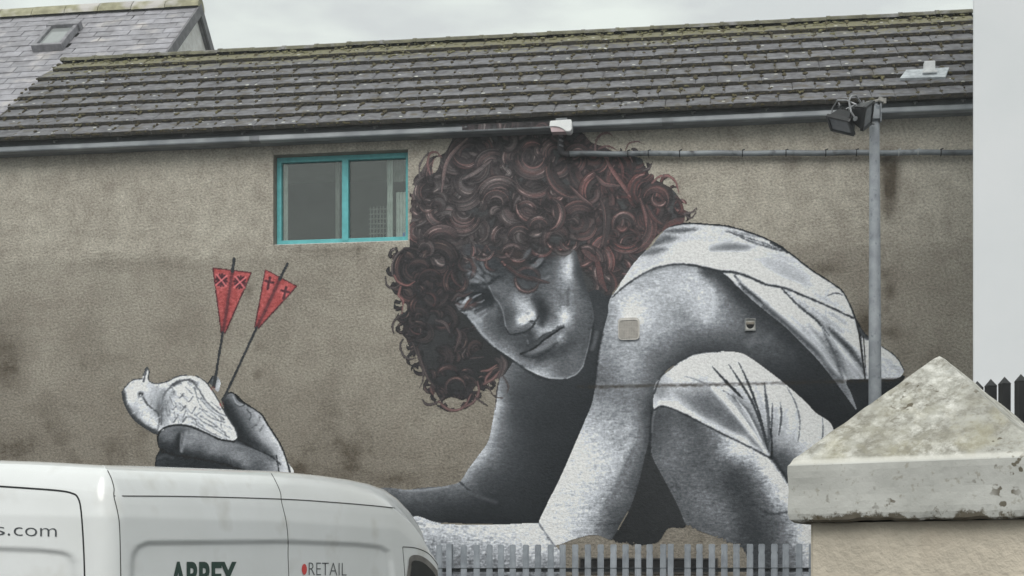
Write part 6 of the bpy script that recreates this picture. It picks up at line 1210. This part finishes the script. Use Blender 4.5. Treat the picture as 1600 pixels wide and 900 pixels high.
bm = bmesh.new(); hb = .225; bmesh.ops.create_cube(bm, size=1); bmesh.ops.transform(bm, matrix=Matrix.Translation((0, 0, .857)) @ Matrix.Diagonal((2 * hb, 2 * hb, 1.714, 1)), verts=bm.verts)
bmesh.ops.bevel(bm, geom=[e for e in bm.edges if abs(e.verts[0].co.z - e.verts[1].co.z) > 1], offset=.006, segments=2, affect='EDGES'); from_bm('shaft', bm, M_shaft, gp)
bm = bmesh.new(); box(bm, (0, 0, .10), (.50, .50, .20), bev=.01); from_bm('footing', bm, M_shaft, gp)

# ---------------------------------------------------------------- black railing beyond the pier
M_rl = surf('black_paint', (.012, .013, .014), (.02, .021, .022), 12, .45, spec=.5)
rl = thing('spiked_railing', 'black railing of square pointed bars before the white building, behind the gate pier', 'railing', tuple(at(1570, 900, 8.6) - Vector((0, 0, EYE))))
zt_r = at(0, 590, 8.6).z
bm = bmesh.new(); hw = .026
A = [[bm.verts.new((x, y, z)) for x, y in ((-hw * f, -hw * f), (hw * f, -hw * f), (hw * f, hw * f), (-hw * f, hw * f))] for z, f in ((.08, 1), (zt_r - .045, 1), (zt_r - .036, 1.04))]
for a, b in zip(A, A[1:]):
    for i in range(4): bm.faces.new((a[i], a[(i + 1) % 4], b[(i + 1) % 4], b[i]))
tp_ = bm.verts.new((0, 0, zt_r + .006))
for i in range(4): bm.faces.new((A[-1][i], A[-1][(i + 1) % 4], tp_))
bm.faces.new(A[0][::-1])
rm = bpy.data.meshes.new('bar'); bmesh.ops.recalc_face_normals(bm, faces=bm.faces); bm.to_mesh(rm); bm.free(); rm.materials.append(M_rl)
xs_ = []
for q in (1451, 1469, 1488, 1507, 1527, 1548, 1569.5, 1595, 1621, 1648, 1676): xs_.append(q)
org = at(1570, 900, 8.6); end = None
for i, q in enumerate(xs_):
    Yq = 8.6 - (q - 1570) * .0045; p = at(q, 900, Yq) - org
    o = bpy.data.objects.new('bar', rm); COL.objects.link(o); o.parent = rl; o.location = (p.x, p.y, 0); o.rotation_euler = (0, 0, R(8))
p0, p1 = [at(q, 900, 8.6 - (q - 1570) * .0045) - org for q in (1440, 1690)]
for zz in (.35, 2.2):
    bm = bmesh.new(); tube(bm, [(p0.x, p0.y, zz), (p1.x, p1.y, zz)], .022, 8); from_bm('rail', bm, M_rl, rl)
# ---------------------------------------------------------------- white delivery van, seen from its rear corner
VA = R(66); VD = 8.0
vc = at(170, 900, VD)
U = Vector((math.cos(VA), math.sin(VA), 0)); N_ = Vector((math.sin(VA), -math.cos(VA), 0))      # forward along the side; outward from the side
van = thing('delivery_van', 'white high roofed delivery van lettered on its side, parked before the palisade fence', 'van', (vc.x, vc.y, 0), VA)
# local frame: x forward, y to the van's left (inward), z up
def to_local(p): d = p - Vector((vc.x, vc.y, 0)); return Vector((d.dot(U), -d.dot(N_), d.z))
CAMV = to_local(Vector((0, 0, EYE)))
def rdir(px, py): r = ray(px, py); return Vector((r.dot(U), -r.dot(N_), r.z))
VW = 1.96; RC = .13
path = [(0.0, y) for y in np.linspace(VW / 2, RC + .02, 26)]
path += [(RC - RC * math.cos(a), RC - RC * math.sin(a)) for a in np.linspace(0, math.pi / 2, 12)]
path += [(x, 0.0) for x in np.linspace(RC + .02, 3.94, 150)]
nrms = []
for i in range(len(path)):
    a, b = path[max(i - 1, 0)], path[min(i + 1, len(path) - 1)]; t_ = Vector((b[0] - a[0], b[1] - a[1])).normalized(); nrms.append(Vector((-t_.y, t_.x)))     # inward
def loc_px(p): w_ = Vector((vc.x, vc.y, 0)) + U * p[0] - N_ * p[1]; return 800 + w_.x / w_.y * F, w_.y
yt = lambda x: np.interp(x, [-60, 0, 60, 100, 150, 190, 250, 350, 440, 500, 545, 575, 600, 620, 640, 660, 680, 697, 720], [718.5, 720, 722, 724, 727, 729, 731, 734.5, 738, 744, 750.5, 757, 766, 780, 801, 829, 864, 897, 940])
yd = lambda x: np.interp(x, [-60, 0, 100, 150, 178, 300, 440, 520, 617, 660, 720], [752, 755, 763, 769, 775, 776, 780, 785, 794, 830, 945])
yc = lambda x: np.interp(x, [-60, 0, 100, 190, 450, 620, 680, 720], [798, 800, 802, 804, 811, 823, 872, 950])
ye = lambda x: yt(x) + np.interp(x, [0, 190, 500, 600, 700], [5, 7, 7, 6, 4])
def sdpoly(poly, x, y):
    q = np.array(poly, float); ins = False; best = 1e9
    for (xa, ya), (xb, yb) in zip(q, np.roll(q, -1, 0)):
        if (ya > y) != (yb > y) and x < (xb - xa) * (y - ya) / (yb - ya) + xa: ins = not ins
        dx, dy = xb - xa, yb - ya; tt = min(1, max(0, ((x - xa) * dx + (y - ya) * dy) / (dx * dx + dy * dy + 1e-9)))
        best = min(best, math.hypot(x - xa - tt * dx, y - ya - tt * dy))
    return best if ins else -best
REC = [[(-120, 850), (0, 857), (60, 859), (98, 863), (109, 869), (114, 880), (116, 905), (116, 990), (-120, 990)],
       [(207, 990), (207, 880), (209, 866), (217, 854), (232, 847.5), (450, 845.5), (560, 850), (596, 854), (608, 861), (613, 875), (616, 905), (620, 990)]]
DOOR = [[(-120, 753), (0, 761), (45, 763), (90, 767), (112, 771), (122, 779), (127, 800), (131, 860), (133, 990), (-120, 990)]]
cols = []
for (x, y), nn in zip(path, nrms):
    px, Yp = loc_px((x, y)); kz = Yp / F
    T, E, D_, C_ = yt(px), ye(px), yd(px), yc(px); D_ = max(D_, E + 3); C_ = max(C_, D_ + 3)
    taper = np.interp(px, [560, 700], [1, .75])
    prof = [(T - 1, .25), (T - .3, .21), (T + .3, .175), (T + 2, .145), ((T + E) / 2 + 1.5, .115), (E + 1, .085), (E + (D_ - E) * .35, .06), (E + (D_ - E) * .7, .036), (D_ - .6, .024), (D_ + .6, .022), (D_ + (C_ - D_) * .5, .012), (C_ - 2, .004), (C_ + 2, .001)]
    ys = list(np.linspace(C_ + 6, max(C_ + 10, 930), 42)); prof += [(yy, 0.0) for yy in ys]
    col = []
    for yy, off in prof:
        dep = 0.0
        for q in REC:
            sdv = sdpoly(q, px, yy)
            if sdv > -6: dep += .016 * min(1, max(0, (sdv + 2) / 6)) ** 1.0
        o2 = off * taper + dep
        qx, qy = x + nn.x * o2, y + nn.y * o2
        if off > RC * .8: qx, qy = max(qx, off * .995), max(qy, off * .995)
        pq_, kq_ = loc_px((qx, qy)); kq_ /= F; yy = yy + (yt(pq_) - T) * min(1, off / .15)
        col.append(Vector((qx, qy, EYE + (HZ - yy) * kq_)))
    z_low = col[-1].z
    for z, o2 in ((1.2, .0), (.95, .01), (.6, .02), (.38, .05)):
        if z < z_low - .02: col.append(Vector((x + nn.x * o2, y + nn.y * o2, z)))
        else: col.append(Vector((x + nn.x * o2, y + nn.y * o2, min(z, z_low - .01))))
    cols.append(col)
# nose beyond the A pillar: bonnet and bumper (below the foot of the frame)
nl = len(cols[0])
for x, ztop, inset in ((4.12, 1.50, .06), (4.34, 1.30, .05), (4.64, 1.14, .04), (5.1, 1.06, .05), (5.45, .95, .10), (5.6, .80, .20)):
    cols.append([Vector((x, inset + .14 * (1 - k / (nl - 1)) ** 3, ztop + (.38 - ztop) * (k / (nl - 1)))) for k in range(nl)])
bm = bmesh.new()
A = [[bm.verts.new(p) for p in c] for c in cols]
B = [[bm.verts.new((p.x, VW - p.y, p.z)) for p in c] for c in cols]
for G in (A, B):
    for c, d in zip(G, G[1:]):
        for k in range(nl - 1): bm.faces.new((c[k], d[k], d[k + 1], c[k + 1]))
mid = []
for i in range(len(cols)):                      # crowned roof between the two sides
    a, b = cols[i][0], Vector((cols[i][0].x, VW - cols[i][0].y, cols[i][0].z)); row = [A[i][0]]
    if (b - a).length > .02:
        for k in range(1, 8): row.append(bm.verts.new(a.lerp(b, k / 8) + Vector((0, 0, (.035 * min(1, max(0, (a.x - .28) / .6))) * math.sin(math.pi * k / 8)))))
    else: row += [A[i][0]] * 0
    row.append(B[i][0]); mid.append(row)
for r0, r1 in zip(mid, mid[1:]):
    if len(r0) == len(r1):
        for k in range(len(r0) - 1): bm.faces.new((r0[k], r0[k + 1], r1[k + 1], r1[k]))
# rear centre joint, nose closure, floor
bm.faces.new(A[-1] + B[-1][::-1])
bmesh.ops.remove_doubles(bm, verts=bm.verts, dist=.0004)
M_van = surf('white_van_paint', alb(203, 206, 203), alb(196, 199, 195), 1.3, .24, spec=.5, coat=.6, third=(alb(176, 176, 168), 2.6, .58, .80))
body = from_bm('body', bm, M_van, van, smooth=True)
dgm = body.data
tree = BVHTree.FromPolygons([v_.co.copy() for v_ in dgm.vertices], [tuple(p.vertices) for p in dgm.polygons])
def on_van(px, py, lift=.002):
    h = tree.ray_cast(CAMV, rdir(px, py).normalized())
    if h[0] is None: return None, None
    n = h[1] if h[1].dot(rdir(px, py)) < 0 else -h[1]
    return h[0] + n * lift, n
M_seam = surf('panel_gap', (.05, .05, .048), None, 10, .7)
M_gask = surf('rubber_seal', (.014, .015, .016), None, 10, .5)
def seam(name, pts, wpx, m, parent=van, lift=.002):
    q = cr(pts, False, 8); vs, fs = [], []; prev = None
    bm = bmesh.new()
    P = [on_van(x, y, lift) for x, y in q]
    P = [p for p in P if p[0] is not None]
    for i, (p, n) in enumerate(P):
        d = P[min(i + 1, len(P) - 1)][0] - P[max(i - 1, 0)][0]; s_ = d.cross(n).normalized() * (wpx / 2 * (p - CAMV).length / F)
        row = [bm.verts.new(p + s_), bm.verts.new(p - s_), bm.verts.new(p - s_ - n * (lift + .004)), bm.verts.new(p + s_ - n * (lift + .004))]
        if prev:
            bm.faces.new((prev[0], row[0], row[1], prev[1])); bm.faces.new((prev[1], row[1], row[2], prev[2])); bm.faces.new((prev[3], row[3], row[0], prev[0]))
        prev = row
    return from_bm(name, bm, m, parent)
rd = bpy.data.objects.new('rear_door', None); COL.objects.link(rd); rd.parent = van
seam('door_seal', [(-40, 757), (0, 760), (45, 763), (90, 766.5), (112, 770.5), (122, 778), (127, 800), (131, 860), (133, 925)], 2.6, M_gask, rd)
sdr = bpy.data.objects.new('side_door', None); COL.objects.link(sdr); sdr.parent = van
seam('door_gap', [(424, 740), (432, 755), (438, 770), (440, 785), (447, 815), (450, 845), (450, 870), (452, 925)], 1.2, M_seam, sdr)
seam('door_track', [(178, 775), (300, 776), (440, 780), (520, 785), (580, 790), (617, 794)], 1.7, M_seam, sdr)
seam('panel_seam', [(168, 735), (174, 748), (178, 763), (178, 776), (184, 802), (187, 830), (189, 925)], 1.3, M_seam)
cdr = bpy.data.objects.new('cab_door', None); COL.objects.link(cdr); cdr.parent = van
seam('door_gap', [(629, 854.5), (640, 855), (652, 857), (668, 864), (680, 877), (690, 894)], 1.3, M_seam, cdr); seam('door_gap', [(629, 855), (631, 880), (634, 925)], 1.2, M_seam, cdr)
def patch(name, poly, m, parent, lift, step=3):
    xs = [p[0] for p in poly]; ysv = [p[1] for p in poly]; pl = np.array(poly, float); bm = bmesh.new()
    q = cr(poly, True, 4); c0 = q.mean(0); prev = None
    for r_ in (1, .8, .6, .4, .2):
        row = []
        for x, y in c0 + (q - c0) * r_:
            p, n = on_van(x, y, lift)
            if p is None: p = row[-1].co.copy() if row else Vector((0, 0, 0))
            row.append(bm.verts.new(p))
        if prev:
            for i in range(len(row)): bm.faces.new((prev[i], prev[(i + 1) % len(row)], row[(i + 1) % len(row)], row[i]))
        prev = row
    bm.faces.new(prev)
    return from_bm(name, bm, m, parent)
M_vg = surf('dark_van_glass', (.03, .034, .036), (.02, .022, .024), 3, .06, spec=.8)
M_vs = surf('window_surround', alb(112, 110, 104), alb(90, 88, 84), 8, .5)
patch('window_surround', [(637, 925), (637.5, 882), (640, 870), (648, 867), (658, 869), (669, 876), (680, 888), (689, 903), (692, 925)], M_vs, cdr, .006)
patch('window', [(641, 925), (641, 886), (643, 877), (650, 876), (659, 879), (669, 887), (678, 899), (684, 925)], M_vg, cdr, .012)
def lettering(txt, x0, x1, ybase, ycap, m, name, bold=0.0, slope=0.0, parent=van, x_off=0.0):
    cu = bpy.data.curves.new('lettering', 'FONT'); cu.body = txt; cu.offset = bold; cu.resolution_u = 4
    ob = bpy.data.objects.new('tmp', cu); COL.objects.link(ob); bpy.context.view_layer.update()
    me = bpy.data.meshes.new_from_object(ob.evaluated_get(bpy.context.evaluated_depsgraph_get())); bpy.data.objects.remove(ob); bpy.data.curves.remove(cu)
    co = [v_.co.copy() for v_ in me.vertices]; xa, xb = min(c.x for c in co), max(c.x for c in co); h = .729 if any(ch.isupper() for ch in txt) else .54
    bm = bmesh.new(); bm.from_mesh(me); bpy.data.meshes.remove(me)
    bmesh.ops.subdivide_edges(bm, edges=[e for e in bm.edges if e.calc_length() > .12], cuts=2)
    for v_ in bm.verts:
        px = x0 + (v_.co.x - xa) / (xb - xa) * (x1 - x0); py = ybase - v_.co.y / h * (ybase - ycap) + slope * (px - x0)
        p, n = on_van(px, py, .003)
        if p: v_.co = p
    me2 = bpy.data.meshes.new('lettering'); bm.to_mesh(me2); bm.free()
    o = mesh_obj('lettering', me2, m, parent); o['label'] = name; return o
M_txt = surf('grey_vinyl', alb(64, 68, 70), None, 10, .5); M_grn = surf('dark_green_vinyl', alb(40, 62, 54), None, 10, .5); M_red = surf('red_vinyl', alb(186, 66, 62), None, 10, .5)
lettering('s', -9, 8, 836.2, 820.3, M_txt, 'thin grey letter', bold=-.012)
lettering('.', 12.5, 16, 836.6, 820.5, M_txt, 'grey full stop')
lettering('com', 22, 89, 837, 820.8, M_txt, 'thin grey web address ending', slope=.028, bold=-.012)
lettering('ABBEY', 265, 369, 923, 877, M_grn, 'bold dark green name', bold=.035, slope=0)
lettering('RETAIL', 482, 541, 899, 877, M_txt, 'thin grey word', bold=-.018, slope=.012)
patch('dot', [(475 + 4 * math.cos(a), 889.5 + 8.5 * math.sin(a)) for a in np.linspace(0, 2 * math.pi, 12, endpoint=False)], M_red, van, .003)
# wheels (below the frame)
M_tyre = surf('tyre', (.02, .02, .02), None, 10, .8)
for x, y in ((1.15, .12), (4.75, .12), (1.15, VW - .12), (4.75, VW - .12)):
    wh = bpy.data.objects.new('wheel', None); COL.objects.link(wh); wh.parent = van; wh.location = (x, y, .34)
    bm = bmesh.new(); bmesh.ops.create_cone(bm, segments=28, radius1=.34, radius2=.34, depth=.22, cap_ends=True, matrix=Matrix.Rotation(R(90), 4, 'X')); bmesh.ops.bevel(bm, geom=list(bm.edges), offset=.02, segments=2, affect='EDGES'); from_bm('tyre', bm, M_tyre, wh)
    bm = bmesh.new(); bmesh.ops.create_cone(bm, segments=24, radius1=.20, radius2=.17, depth=.24, cap_ends=True, matrix=Matrix.Rotation(R(90), 4, 'X')); from_bm('rim', bm, M_post, wh)

# ---------------------------------------------------------------- thin haze over the whole yard, added to lift the darks as glare does
M_air = bpy.data.materials.new('glare_haze'); M_air.use_nodes = True; t = M_air.node_tree; t.nodes.clear()
pv = nd(t, 'ShaderNodeVolumePrincipled', Density=0.0026, Anisotropy=0.2); pv.inputs['Color'].default_value = (.93, .96, .97, 1)
t.links.new(pv.outputs[0], t.nodes.new('ShaderNodeOutputMaterial').inputs['Volume'])
bm = bmesh.new(); box(bm, (0, 8, 5.7), (420, 430, 13.4)); tag(from_bm('haze', bm, M_air), kind='stuff')
